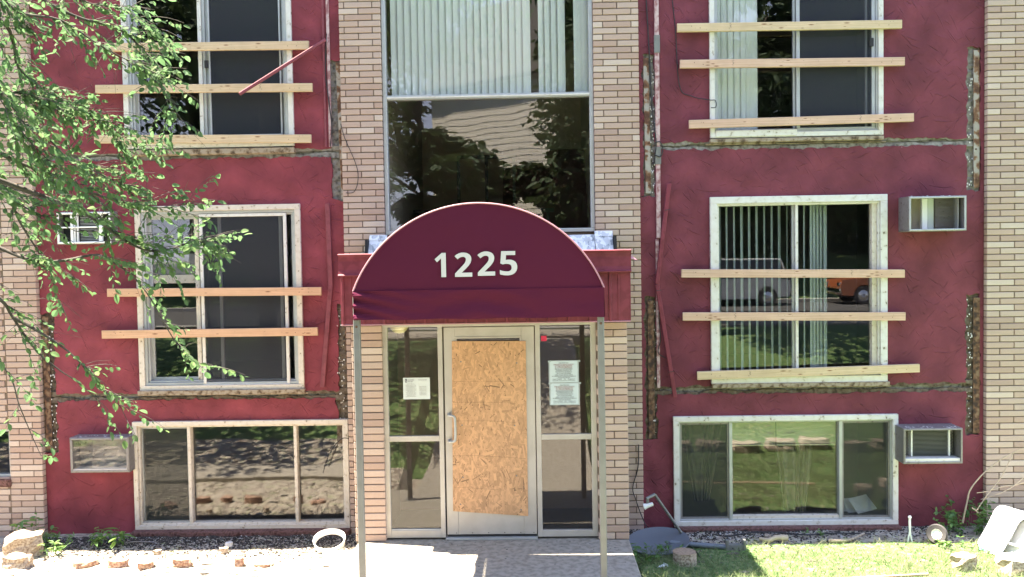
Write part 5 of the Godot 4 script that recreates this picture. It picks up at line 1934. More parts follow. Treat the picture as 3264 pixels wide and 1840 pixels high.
func yard_right() -> void:
	# fallen satellite dish
	var d := thing("satellite_dish", "grey satellite dish fallen face up beside the entrance slab", "satellite dish", Vector3(1.25, 0.165, 0.58))
	var tilt := Basis.from_euler(Vector3(0.10, 0.15, 0.10))
	var st := begin()
	var prof := []
	for i in 11:
		var r := 0.315 * i / 10.0
		prof.append(Vector2(r, -0.05 + 0.62 * r * r))
	prof.append(Vector2(0.322, 0.014))
	prof.append(Vector2(0.322, 0.002))
	for i in 11:
		var r := 0.315 * (10 - i) / 10.0
		prof.append(Vector2(r, -0.06 + 0.62 * r * r))
	add_lathe(st, prof, 40, Transform3D(tilt.scaled(Vector3(1, 1, 1.0)), Vector3.ZERO))
	part("reflector", st, M.dish_paint, d)
	st = begin()
	add_tube(st, [Vector3(0.275, 0.03, -0.14), Vector3(-0.022, 0.478, -0.04)], [0.015], 4)
	add_tube(st, [Vector3(-0.022, 0.478, -0.04), Vector3(-0.12, 0.455, 0.03)], [0.018], 4)
	part("feed_arm", st, M.galvanised, d)
	st = begin()
	add_box(st, Vector3(-0.105, 0.42, 0.02), Vector3(0.03, 0.07, 0.03), 0.005)
	part("bracket", st, M.galvanised, d)
	st = begin()
	add_lathe(st, [Vector2(0, -0.055), Vector2(0.018, -0.05), Vector2(0.024, 0.01), Vector2(0.034, 0.045), Vector2(0.0, 0.05)], 14, Transform3D(Basis.from_euler(Vector3(0.3, 0, 1.9)), Vector3(-0.10, 0.385, 0.03)))
	part("receiver_horn", st, M.white_plastic, d)
	# mast with foot bracket
	var m := thing("dish_mast", "grey pole with a square foot bracket lying in the right grass", "pole", Vector3(1.93, 0.135, 0.68))
	st = begin()
	add_tube(st, [Vector3(-0.55, 0.01, -0.12), Vector3(-0.12, 0.0, -0.03), Vector3(0.02, 0.0, 0.0)], [0.026], 12)
	part("pole", st, M.dish_paint, m)
	st = begin()
	add_box(st, Vector3(0.09, -0.01, 0.02), Vector3(0.17, 0.075, 0.012), 0.002)
	add_box(st, Vector3(0.09, 0.024, -0.005), Vector3(0.17, 0.01, 0.05), 0.002)
	part("bracket_channel", st, M.galvanised, m)
	for x in [0.005, 0.178]:
		st = begin()
		add_box(st, Vector3(x, 0.0, 0.01), Vector3(0.03, 0.16, 0.045), 0.004)
		part("end_plate", st, M.galvanised, m)
	for x in [0.06, 0.12]:
		st = begin()
		add_lathe(st, [Vector2(0, 0.004), Vector2(0.006, 0.003), Vector2(0.007, 0)], 8, Transform3D(Basis(Vector3.RIGHT, PI / 2), Vector3(x, -0.005, 0.027)))
		part("bolt", st, M.black, m)
	# log stump
	var s := thing("log_stump", "short sawn log stump standing in the right grass", "stump", Vector3(1.44, hgt(1.44, 1.05), 1.05))
	st = begin()
	var n := 22
	for k in n:
		var f := func(a: float) -> float: return 0.108 + 0.008 * sin(a * 3.0) + 0.004 * sin(a * 7.0)
		var a0 := TAU * k / n
		var a1 := TAU * (k + 1) / n
		var p0 := Vector3(cos(a0), 0, sin(a0)) * float(f.call(a0))
		var p1 := Vector3(cos(a1), 0, sin(a1)) * float(f.call(a1))
		quad(st, p0 * 1.06 + Vector3(0, -0.02, 0), p1 * 1.06 + Vector3(0, -0.02, 0), p1 + Vector3(0, 0.118, 0), p0 + Vector3(0, 0.118, 0), p0 + p1)
	part("bark", st, M.stone, s)
	st = begin()
	for k in n:
		var a0 := TAU * k / n
		var a1 := TAU * (k + 1) / n
		tri3(st, Vector3(0, 0.121, 0), Vector3(cos(a0), 0, sin(a0)) * 0.112 + Vector3(0, 0.118, 0), Vector3(cos(a1), 0, sin(a1)) * 0.112 + Vector3(0, 0.118, 0), Vector3.UP)
	part("cut_face", st, M.cut_wood, s)
	weed("weed", "leafy weed clump between the satellite dish and the slab corner", Vector3(1.06, 0, 0.98), 0.16, 14, 0.06, 0.8, 61, 0.9)
	weed("weed", "dark leafy weed behind the log stump, near the pole", Vector3(1.36, 0, 0.74), 0.12, 9, 0.055, 0.8, 62, 0.9)
	weed("weed", "small weed at the sunlit end of the pole bracket", Vector3(2.2, 0, 0.86), 0.08, 8, 0.045, 0.7, 63, 0.9)
	weed("weed", "low green weed on bare soil under the low right window", Vector3(2.95, 0, 0.22), 0.06, 6, 0.04, 0.7, 64, 1.0)
	weed("weed", "leafy weeds round the fallen wheel", Vector3(4.22, 0, 0.62), 0.10, 10, 0.06, 0.7, 65, 1.1)
	weed("shrub", "small round-leaved shrub against the right stucco corner", Vector3(4.62, 0, 0.14), 0.36, 20, 0.06, 0.95, 66, 0.75)
	weed("shrub", "arching leafy sprig left of the round-leaved shrub", Vector3(4.48, 0, 0.2), 0.30, 6, 0.055, 0.95, 67, 0.35, Vector3(-0.8, -0.15, 0.1))
	twig("forked bark-brown stick half in the sun under low right window", [Vector3(2.33, 0.135, 0.42), Vector3(2.42, 0.13, 0.46), Vector3(2.5, 0.15, 0.44), Vector3(2.62, 0.14, 0.42)], 0.016, 0.034, M.pale_twig)
	twig("crooked grey stick right of the forked stick", [Vector3(3.03, 0.125, 0.48), Vector3(3.17, 0.13, 0.5), Vector3(3.27, 0.13, 0.46), Vector3(3.45, 0.15, 0.33)], 0.02, 0.012, M.stone)
	twig("dark bent vine stem rising at the right brick corner", [Vector3(4.56, 0.2, 0.16), Vector3(4.60, 0.42, 0.17), Vector3(4.64, 0.58, 0.18), Vector3(4.80, 0.78, 0.2), Vector3(5.0, 0.95, 0.25), Vector3(5.2, 1.06, 0.3)], 0.010, 0.004, M.pale_twig, "bare_branch")
	twig("pale bare branch crossing level over the right brick wall", [Vector3(4.64, 0.56, 0.3), Vector3(4.75, 0.585, 0.32), Vector3(4.9, 0.64, 0.34), Vector3(5.02, 0.655, 0.35), Vector3(5.22, 0.73, 0.36)], 0.004, 0.007, M.pale_twig, "bare_branch")
	twig("pale bare branch bent like a hook before the right brick", [Vector3(4.58, 0.41, 0.32), Vector3(4.62, 0.385, 0.33), Vector3(4.66, 0.44, 0.33), Vector3(4.75, 0.57, 0.33), Vector3(4.88, 0.74, 0.33), Vector3(4.96, 0.90, 0.33), Vector3(5.0, 0.98, 0.33)], 0.006, 0.004, M.pale_twig, "bare_branch")
	twig("short curl of pale twig at the hooked branch foot", [Vector3(4.60, 0.40, 0.33), Vector3(4.64, 0.36, 0.34), Vector3(4.70, 0.365, 0.33), Vector3(4.735, 0.385, 0.32)], 0.006, 0.003, M.pale_twig, "bare_branch")
	twig("thin pale branch slanting below the level one", [Vector3(4.68, 0.49, 0.3), Vector3(4.8, 0.54, 0.33), Vector3(4.95, 0.62, 0.36), Vector3(5.1, 0.74, 0.36)], 0.003, 0.005, M.pale_twig, "bare_branch")
	# white forked stake
	st = begin()
	add_tube(st, smooth_line([Vector3(3.868, 0.355, 0.47), Vector3(3.866, 0.30, 0.475), Vector3(3.866, 0.22, 0.478), Vector3(3.850, 0.15, 0.48), Vector3(3.845, 0.08, 0.48)], 4), [0.013, 0.0125, 0.012, 0.013, 0.013, 0.013, 0.013, 0.012, 0.010, 0.008], 8)
	add_tube(st, smooth_line([Vector3(3.866, 0.23, 0.478), Vector3(3.876, 0.16, 0.482), Vector3(3.892, 0.08, 0.486)], 4), [0.011, 0.009, 0.008], 8)
	add_lathe(st, [Vector2(0, 0.02), Vector2(0.013, 0.014), Vector2(0.019, 0.0), Vector2(0.013, -0.014), Vector2(0, -0.02)], 12, Transform3D(Basis(), Vector3(3.868, 0.36, 0.47)))
	tag(part("forked_stake", st, M.white_plastic), "white forked plastic stake standing in the right grass", "stake")
	# mower wheel
	var w := thing("loose_wheel", "small dark rubber wheel with white hub on a stub axle", "wheel", Vector3(4.12, 0.2, 0.53))
	w.rotation = Vector3(0.15, 0.95, 1.25)
	st = begin()
	add_lathe(st, [Vector2(0.05, -0.028), Vector2(0.09, -0.036), Vector2(0.101, -0.022), Vector2(0.103, -0.006), Vector2(0.099, 0.0), Vector2(0.103, 0.006), Vector2(0.101, 0.022), Vector2(0.09, 0.036), Vector2(0.05, 0.028), Vector2(0.05, -0.028)], 32)
	part("tyre", st, M.rubber, w)
	st = begin()
	add_lathe(st, [Vector2(0.0, -0.03), Vector2(0.018, -0.03), Vector2(0.022, -0.016), Vector2(0.04, -0.012), Vector2(0.051, -0.026), Vector2(0.051, 0.026), Vector2(0.04, 0.012), Vector2(0.0, 0.016)], 24)
	part("hub", st, M.white_plastic, w)
	st = begin()
	add_lathe(st, [Vector2(0.0, -0.14), Vector2(0.009, -0.14), Vector2(0.009, 0.03), Vector2(0.0, 0.03)], 10)
	part("axle", st, M.galvanised, w)
	var over := Basis(Vector3(0, 0, 1), Vector3(0, -1, 0), Vector3(1, 0, 0))
	plastic_chair("overturned white plastic chair shell at the right edge, nearer the wall", Vector3(5.08, 0.80, 0.70), Basis(Vector3.BACK, -0.25) * over)
	plastic_chair("overturned white plastic chair shell nested in front of the other", Vector3(5.22, 0.76, 0.84), Basis(Vector3.BACK, -0.28) * Basis(Vector3.UP, 0.10) * over)
	# torn scrap of turquoise tarpaulin
	st = begin()
	var at := func(i: int, j: int) -> Vector3:
		var u := i / 14.0
		var v := j / 10.0
		return Vector3(4.46 + 0.16 * u + 0.015 * sin(v * 9.0), 0.115 + 0.12 * u * u + 0.012 * sin(u * 11.0 + v * 7.0), 0.80 - 0.13 * v + 0.02 * sin(u * 6.0))
	for i in 14:
		for j in 10:
			if i == 0 and j % 3 == 1 or i == 1 and j % 4 == 2:
				continue
			quad(st, at.call(i, j), at.call(i + 1, j), at.call(i + 1, j + 1), at.call(i, j + 1), Vector3.UP)
	tag(part("tarpaulin_scrap", st, M.turquoise), "frayed turquoise tarpaulin scrap beside the white plastic chairs", "tarpaulin")
	rock("brown rock at the lower right, left of the largest rock", Vector3(4.07, 0.05, 1.20), Vector3(0.25, 0.19, 0.2), 71, M.stone, 0.3)
	rock("large speckled rock at the bottom right corner", Vector3(4.52, 0.05, 1.34), Vector3(0.46, 0.27, 0.3), 72, M.stone, 0.1)
	rock("rock farthest right in the bottom corner, behind the speckled one", Vector3(4.86, 0.08, 1.16), Vector3(0.36, 0.28, 0.3), 73, M.stone, 1.0)
	rock("small grey stone touching the forked stick", Vector3(2.44, 0.02, 0.33), Vector3(0.08, 0.06, 0.06), 74, M.stone, 0.4)
	var pp := thing("crumpled_paper", "crumpled white paper scrap in the grass below the stump", "paper", Vector3(1.21, hgt(1.21, 1.2) + 0.02, 1.2))
	for k in 4:
		put("fold", box_mesh(Vector3(0.075, 0.002, 0.02), 0.0), M.paper, pp, Transform3D(Basis.from_euler(Vector3(0.5 * k, 0.6 * k, 0.4 - 0.2 * k)), Vector3(0.014 * k - 0.02, 0.008 * k, 0.012 * k)))
	# edging blocks across the right lawn, mirrored in the low window
	for k in 9:
		rock("%s pale edging block from the left, mirrored in the low right window" % ["first", "second", "third", "fourth", "fifth", "sixth", "seventh", "eighth", "ninth"][k], Vector3(1.6 + k * 0.52, 0.06, 3.45 + 0.05 * (k % 3)), Vector3(0.48, 0.2, 0.28), 90 + k % 3, M.stone, 0.05 * (k % 3), "edging blocks mirrored in the low right window")
	twig("long yellow pole lying in the right grass, mirrored in low window", [Vector3(1.7, 0.14, 1.75), Vector3(2.6, 0.14, 1.62), Vector3(3.6, 0.14, 1.5)], 0.014, 0.014, M.cut_wood)


func plastic_chair(label: String, at: Vector3, turn: Basis) -> void:
	# one moulded shell: seat and back in a single curve, with arms; its legs are gone
	var c := thing("plastic_chair", label, "chair", at)
	c.basis = turn
	var prof := [Vector3(0, 0.40, 0.26), Vector3(0, 0.425, 0.22), Vector3(0, 0.42, 0.0), Vector3(0, 0.415, -0.17), Vector3(0, 0.47, -0.235), Vector3(0, 0.62, -0.27), Vector3(0, 0.80, -0.32), Vector3(0, 0.84, -0.335)]
	var line := smooth_line(prof, 4)
	var st := begin()
	var n := line.size()
	var m := 12
	for side in [0.0, -0.006]:
		for i in n - 1:
			for j in m:
				var vs := []
				for t in [[i, j], [i + 1, j], [i + 1, j + 1], [i, j + 1]]:
					var u: float = t[1] / float(m) * 2.0 - 1.0
					var f: float = t[0] / float(n - 1)
					var half: float = lerpf(0.235, 0.22, f) * (1.0 if f < 0.85 else sqrt(maxf(0.0, 1.0 - pow((f - 0.85) / 0.17, 2.0))) * 0.6 + 0.4)
					var p: Vector3 = line[t[0]]
					vs.append(p + Vector3(u * half, -0.075 * (1.0 - u * u) * (1.0 - f) - 0.03 * pow(absf(u), 6.0) + side, -0.07 * (1.0 - u * u) * f + side))
				quad(st, vs[0], vs[1], vs[2], vs[3])
	part("seat_shell", st, M.white_plastic, c)
	for s in [-1.0, 1.0]:
		st = begin()
		var arm := smooth_line([Vector3(s * 0.22, 0.66, -0.28), Vector3(s * 0.28, 0.655, -0.14), Vector3(s * 0.29, 0.65, 0.1), Vector3(s * 0.28, 0.62, 0.22), Vector3(s * 0.26, 0.45, 0.26)], 5)
		for i in arm.size() - 1:
			add_box(st, (arm[i] + arm[i + 1]) / 2, Vector3(0.052, 0.012, arm[i].distance_to(arm[i + 1]) * 1.04), 0.0, Basis.looking_at(arm[i + 1] - arm[i], Vector3(0, 1, 0.2)))
		part("arm", st, M.white_plastic, c)


# ---------------------------------------------------------------- the branches in front
func front_tree() -> void:
	var r := RandomNumberGenerator.new()
	r.seed = 4242
	var t := thing("leafy_tree", "leafy tree whose hanging branches cover the left of the view", "tree", Vector3(-4.6, hgt(-4.6, 5.2) - 0.05, 5.2))
	var o := t.position
	var st := begin()
	add_tube(st, smooth_line([Vector3(0, -0.2, 0), Vector3(0.05, 1.2, 0.0), Vector3(-0.03, 2.6, -0.05), Vector3(0.08, 4.4, -0.1), Vector3(0.0, 6.6, 0)], 4), [0.2, 0.17, 0.165, 0.16, 0.155, 0.15, 0.145, 0.14, 0.13, 0.12, 0.11, 0.1, 0.09, 0.08, 0.07, 0.06, 0.05], 10)
	part("trunk", st, M.bark, t)
	var limbs := [
		[[-4.5, 5.5, 5.1], [-3.7, 5.25, 5.05], [-3.18, 4.93, 5.0], [-2.92, 4.65, 4.9], [-2.78, 4.51, 4.8], [-2.61, 4.49, 4.7], [-2.47, 4.39, 4.6], [-2.34, 4.31, 4.5], [-2.2, 4.23, 4.4]],
		[[-4.5, 5.0, 5.1], [-3.6, 4.9, 5.0], [-3.16, 4.65, 4.9], [-2.89, 4.47, 4.8], [-2.88, 4.38, 4.7], [-2.91, 4.25, 4.6], [-2.84, 4.16, 4.5], [-2.69, 4.05, 4.4], [-2.5, 3.92, 4.3], [-2.36, 3.83, 4.25]],
		[[-4.5, 4.5, 5.1], [-3.9, 4.5, 4.8], [-3.47, 4.29, 4.6], [-3.08, 4.12, 4.5], [-3.02, 3.98, 4.4], [-2.87, 3.88, 4.4], [-2.79, 3.76, 4.3], [-2.59, 3.66, 4.3], [-2.46, 3.58, 4.2]],
		[[-4.5, 4.1, 5.1], [-3.6, 4.05, 5.0], [-3.1, 4.0, 4.9], [-2.9, 4.07, 4.8], [-2.8, 4.08, 4.7], [-2.7, 4.01, 4.6], [-2.61, 4.02, 4.5], [-2.48, 3.95, 4.5]],
		[[-4.5, 3.7, 5.1], [-3.9, 3.6, 4.8], [-3.41, 3.4, 4.6], [-3.12, 3.23, 4.5], [-2.91, 3.15, 4.5], [-2.8, 3.15, 4.4], [-2.59, 3.18, 4.4], [-2.51, 3.11, 4.3], [-2.46, 3.03, 4.2], [-2.37, 2.91, 4.2], [-2.3, 2.69, 4.1], [-2.22, 2.51, 4.0], [-2.04, 2.45, 4.0]],
		[[-4.5, 3.4, 5.2], [-3.7, 3.3, 5.0], [-3.22, 3.13, 4.8], [-3.01, 2.94, 4.7], [-3.0, 2.83, 4.6], [-2.93, 2.63, 4.5], [-2.84, 2.49, 4.4], [-2.78, 2.4, 4.3], [-2.66, 2.22, 4.2]],
		[[-4.5, 4.2, 5.2], [-3.6, 4.0, 5.0], [-3.02, 3.8, 4.9], [-2.81, 3.69, 4.8], [-2.68, 3.63, 4.7], [-2.55, 3.54, 4.55], [-2.37, 3.48, 4.4], [-2.19, 3.46, 4.3], [-2.05, 3.51, 4.2]],
		[[-4.5, 5.8, 5.1], [-3.6, 5.4, 4.8], [-3.02, 4.87, 4.7], [-2.75, 4.63, 4.6], [-2.59, 4.55, 4.5], [-2.42, 4.51, 4.4], [-2.33, 4.41, 4.3], [-2.24, 4.22, 4.3], [-2.2, 4.1, 4.2], [-2.14, 4.0, 4.2]],
		[[-4.5, 3.9, 5.1], [-3.8, 3.75, 4.8], [-3.31, 3.65, 4.6], [-3.04, 3.6, 4.6], [-3.0, 3.39, 4.5], [-2.95, 3.21, 4.4], [-2.88, 3.1, 4.4], [-2.91, 2.92, 4.3]],
		[[-3.2, 3.72, 4.95], [-2.75, 3.5, 4.6], [-2.55, 3.39, 4.5], [-2.42, 3.26, 4.4], [-2.31, 3.2, 4.3], [-2.2, 3.22, 4.2], [-2.04, 3.27, 4.2], [-1.96, 3.2, 4.1]],
		[[-4.5, 3.2, 5.1], [-3.7, 3.05, 5.0], [-3.23, 2.87, 4.8], [-2.99, 2.54, 4.7], [-2.98, 2.32, 4.6], [-2.97, 2.12, 4.5], [-2.92, 2.0, 4.5]],
		[[-3.0, 2.83, 4.6], [-2.82, 2.68, 4.5], [-2.73, 2.55, 4.4], [-2.63, 2.36, 4.3], [-2.59, 2.25, 4.2], [-2.54, 2.15, 4.2]],
		[[-4.5, 5.6, 5.2], [-3.7, 5.0, 5.2], [-3.2, 4.6, 5.2], [-2.95, 4.3, 5.15], [-2.8, 4.1, 5.1], [-2.65, 3.8, 5.0], [-2.52, 3.62, 4.9]],
		[[-4.5, 4.8, 5.3], [-3.8, 4.4, 5.3], [-3.3, 4.0, 5.3], [-3.05, 3.75, 5.25], [-2.85, 3.6, 5.2], [-2.6, 3.42, 5.1], [-2.4, 3.3, 5.0]],
		[[-4.5, 5.9, 5.0], [-3.5, 5.5, 4.6], [-2.95, 4.95, 4.4], [-2.7, 4.72, 4.3], [-2.45, 4.66, 4.25], [-2.3, 4.5, 4.2]],
	]
	var amount := [2.4, 3.0, 2.7, 2.4, 1.2, 0.7, 2.1, 1.5, 1.4, 2.6, 0.45, 0.5, 3.4, 2.8, 2.4]
	var all := []
	for li in limbs.size():
		var pts := []
		for p in limbs[li]:
			pts.append(Vector3(p[0], p[1], p[2]) - o)
		var line := smooth_line(pts, 4)
		var rad := []
		for i in line.size():
			rad.append(lerpf(0.022 if pts.size() > 7 else 0.011, 0.0016, pow(i / float(line.size() - 1), 0.55)))
		st = begin()
		add_tube(st, line, rad, 6)
		part("limb", st, M.bark, t)
		# side twigs with alternate leaves
		st = begin()
		var count := int(20 * amount[li])
		for k in count + 1:
			var f := 1.0 if k == count else r.randf_range(0.26, 1.0)
			var i := int(f * (line.size() - 1))
			var root: Vector3 = line[i]
			var along: Vector3 = (line[mini(i + 1, line.size() - 1)] - line[maxi(i - 1, 0)]).normalized()
			var side := Vector3(r.randfn(0, 0.7), r.randfn(0.05, 0.6), r.randfn(0, 0.6))
			var dir := (along * 0.8 + side * Vector3(1.0, 0.75, 1.0) + Vector3(0.22, -0.06, 0)).normalized()
			var l := r.randf_range(0.10, 0.32) if k < count else 0.14
			var tw := []
			for s in 6:
				var u := s / 5.0
				tw.append(root + dir * l * u + Vector3(0, -0.10 * l * u * u, 0) + side * 0.05 * l * sin(u * 3.0))
			add_tube(st, tw, [0.0024, 0.002, 0.0018, 0.0015, 0.0012, 0.0008], 4, false)
			if k % 3 == 1:                       # a spray of bare twiglets
				for b in 2:
					var e := root + (dir + Vector3(r.randfn(0, 0.5), r.randfn(-0.2, 0.5), r.randfn(0, 0.5))).normalized() * l * r.randf_range(0.6, 1.2)
					add_tube(st, [tw[1], tw[1].lerp(e, 0.5) + Vector3(0, 0.012, 0), e], [0.0016, 0.0012, 0.0007], 3, false)
			var leaves := int(l / 0.019 * (0.85 if amount[li] > 0.7 else 0.7))
			for q in leaves:
				var u := (q + 0.7) / leaves
				var at: Vector3 = tw[0].lerp(tw[5], u) + Vector3(0, -0.10 * l * u * u, 0) * 0.5
				var sgn := 1.0 if q % 2 == 0 else -1.0
				var across := dir.cross(Vector3.UP).normalized() * sgn
				var ld := (across * r.randf_range(0.5, 1.0) + dir * r.randf_range(0.3, 0.9) + Vector3(r.randfn(0, 0.3), r.randf_range(-0.9, 0.15), r.randfn(0, 0.3))).normalized()
				var upv := Vector3(r.randfn(0, 0.65), 0.8, r.randfn(0.25, 0.65))
				var size := r.randf_range(0.026, 0.060) * (0.8 + 0.3 * u)
				all.append([leaf_xf(at, ld, upv, size, r.randf_range(0.85, 1.15)), (at + o).distance_to(CAM_POS) - size * 22.0])
		part("twigs", st, M.bark, t).set_meta("kind", "stuff")
	# the leaves that show largest are single parts; the rest is one mass
	var seen := []
	var rest := []
	for e in all:
		var p: Vector3 = e[0].origin + o
		var inside := p.x > -0.60 * (9.6 - p.z) - 0.1 and p.y < 3.02 + 0.335 * (9.6 - p.z) and p.y > 1.5
		if inside:
			seen.append(e)
		else:
			rest.append(e[0])
	seen.sort_custom(func(a, b): return a[1] < b[1])
	var mass := [[], [], []]
	for i in seen.size():
		if i < 300:
			put("leaf", leaf_mesh, M["leaf_%d" % (i % 3 if i % 5 else 1)], t, seen[i][0])
		else:
			mass[i % 3].append(seen[i][0])
	for x in rest:
		mass[0].append(x)
	# upper crown beyond the frame
	for k in 15000:
		var d := Vector3(r.randfn(0, 1), r.randfn(0, 1), r.randfn(0, 1)).normalized() * pow(r.randf(), 0.45) * Vector3(2.9, 1.6, 2.6) * (0.75 + 0.4 * sin(k * 0.37))
		mass[k % 3].append(leaf_xf(Vector3(1.5, 7.4, 2.1) + d, Vector3(r.randfn(0, 1), r.randf_range(-1, 0.2), r.randfn(0, 1)), Vector3(r.randfn(0, 0.5), 1, r.randfn(0, 0.5)), r.randf_range(0.09, 0.14)))
	for k in 3:
		many("foliage", leaf_mesh, M["leaf_%d" % k], mass[k], t)


# ---------------------------------------------------------------- what the windows mirror
func far_tree(label: String, x: float, z: float, h: float, rr: float, seed_: int, n := 9000, low := 0.34, leaf := 0.32) -> void:
	var r := RandomNumberGenerator.new()
	r.seed = seed_
	var t := thing("street_tree", label, "tree", Vector3(x, hgt(x, z) - 0.1, z))
	var st := begin()
	add_tube(st, smooth_line([Vector3.ZERO, Vector3(0.1, h * 0.3, 0), Vector3(-0.1, h * 0.6, 0.1), Vector3(0, h * 0.9, 0)], 4), [0.32, 0.29, 0.26, 0.24, 0.21, 0.18, 0.16, 0.14, 0.12, 0.1, 0.08, 0.06, 0.04], 8)
	part("trunk", st, M.bark, t)
	var blobs := []
	st = begin()
	for k in 16:
		var a := r.randf() * TAU
		var y := r.randf_range(low, 0.98) * h
		var reach := rr * r.randf_range(0.35, 0.95) * sqrt(maxf(0.15, 1.0 - pow((y / h - 0.55) / 0.5, 2.0)))
		var c := Vector3(cos(a) * reach, y, sin(a) * reach)
		blobs.append([c, rr * r.randf_range(0.28, 0.46)])
		add_tube(st, [Vector3(0, y * 0.62, 0), c * 0.5 + Vector3(0, y * 0.4, 0), c], [0.1, 0.06, 0.02], 5)
	part("limb", st, M.bark, t)
	var xfs := []
	for k in n:
		var b: Array = blobs[r.randi() % blobs.size()]
		var d := Vector3(r.randfn(0, 1), r.randfn(0, 1), r.randfn(0, 1)).normalized() * pow(r.randf(), 0.45) * float(b[1])
		xfs.append(leaf_xf(b[0] + d * Vector3(1, 0.75, 1), Vector3(r.randfn(0, 1), r.randf_range(-1, 0.3), r.randfn(0, 1)), Vector3(r.randfn(0, 0.6), 1, r.randfn(0, 0.6)), r.randf_range(1.0, 1.9) * leaf))
	many("crown", leaf_mesh, M.far_leaf, xfs, t)


func car(label: String, at: Vector3, turn: float, paint: Material, tall: bool) -> void:
	var c := thing("parked_car", label, "car", at)
	c.rotation.y = turn
	var low := PackedVector2Array([Vector2(-2.25, 0.32), Vector2(-1.86, 0.30), Vector2(-1.80, 0.52), Vector2(-1.62, 0.68), Vector2(-1.38, 0.68), Vector2(-1.2, 0.52), Vector2(-1.14, 0.26), Vector2(1.1, 0.26), Vector2(1.16, 0.52), Vector2(1.34, 0.68), Vector2(1.58, 0.68), Vector2(1.76, 0.52), Vector2(1.82, 0.30), Vector2(2.2, 0.34), Vector2(2.27, 0.62), Vector2(2.2, 0.86), Vector2(1.0, 0.95), Vector2(-1.75, 0.97), Vector2(-2.28, 0.9), Vector2(-2.3, 0.6)])
	var st := begin()
	add_prism(st, low, -0.86, 0.86)
	part("body", st, paint, c)
	var cab := [Vector2(-1.95, 0.96), Vector2(-1.45, 1.40), Vector2(0.15, 1.42), Vector2(0.95, 0.94)]
	if tall:
		cab = [Vector2(-2.2, 0.96), Vector2(-2.0, 1.62), Vector2(0.3, 1.64), Vector2(1.1, 0.94)]
	st = begin()
	for i in 3:
		var p: Vector2 = cab[i]
		var q: Vector2 = cab[i + 1]
		var wp := 0.83 if p.y < 1.0 else 0.66
		var wq := 0.83 if q.y < 1.0 else 0.66
		if i == 1:
			quad(st, Vector3(p.x, p.y, -wp), Vector3(q.x, q.y, -wq), Vector3(q.x, q.y, wq), Vector3(p.x, p.y, wp), Vector3.UP)
	for i in 4:
		for s in [-1.0, 1.0]:
			var p: Vector2 = cab[i]
			var q: Vector2 = cab[(i + 1) % 4]
			if i < 3:
				add_tube(st, [Vector3(p.x, p.y, s * (0.83 if p.y < 1.0 else 0.66)), Vector3(q.x, q.y, s * (0.83 if q.y < 1.0 else 0.66))], [0.04], 5)
	part("roof", st, paint, c)
	st = begin()
	for s in [-1.0, 1.0]:
		quad(st, Vector3(cab[0].x, cab[0].y, s * 0.825), Vector3(cab[3].x, cab[3].y, s * 0.825), Vector3(cab[2].x, cab[2].y, s * 0.655), Vector3(cab[1].x, cab[1].y, s * 0.655), Vector3(0, 0, s))
	part("side_window", st, M.car_glass, c)
	st = begin()
	quad(st, Vector3(cab[3].x, cab[3].y, -0.82), Vector3(cab[3].x, cab[3].y, 0.82), Vector3(cab[2].x, cab[2].y, 0.65), Vector3(cab[2].x, cab[2].y, -0.65), Vector3.RIGHT)
	part("windscreen", st, M.car_glass, c)
	st = begin()
	quad(st, Vector3(cab[0].x, cab[0].y, -0.82), Vector3(cab[0].x, cab[0].y, 0.82), Vector3(cab[1].x, cab[1].y, 0.65), Vector3(cab[1].x, cab[1].y, -0.65), Vector3.LEFT)
	part("rear_window", st, M.car_glass, c)
	for x in [-1.5, 1.46]:
		for s in [-1.0, 1.0]:
			st = begin()
			var xf := Transform3D(Basis(Vector3.RIGHT, s * PI / 2), Vector3(x, 0.32, s * 0.77))
			add_lathe(st, [Vector2(0.2, -0.1), Vector2(0.31, -0.1), Vector2(0.325, 0.0), Vector2(0.31, 0.1), Vector2(0.2, 0.1)], 20, xf)
			var w := part("wheel", st, M.rubber, c)
			st = begin()
			add_lathe(st, [Vector2(0.0, 0.08), Vector2(0.05, 0.1), Vector2(0.19, 0.07), Vector2(0.205, 0.1)], 20, xf)
			part("rim", st, M.chrome, w)
	for e in [2.25, -2.3]:
		bar("bumper", e - 0.05, e + 0.05, 0.42, 0.56, -0.84, 0.84, M.chrome, c, 0.02)
	for s in [-0.62, 0.62]:
		bar("headlight", 2.2, 2.275, 0.64, 0.78, s - 0.14, s + 0.14, M.chrome, c, 0.02)
		bar("tail_light", -2.31, -2.26, 0.66, 0.8, s - 0.16, s + 0.16, M.red_sticker, c, 0.01)


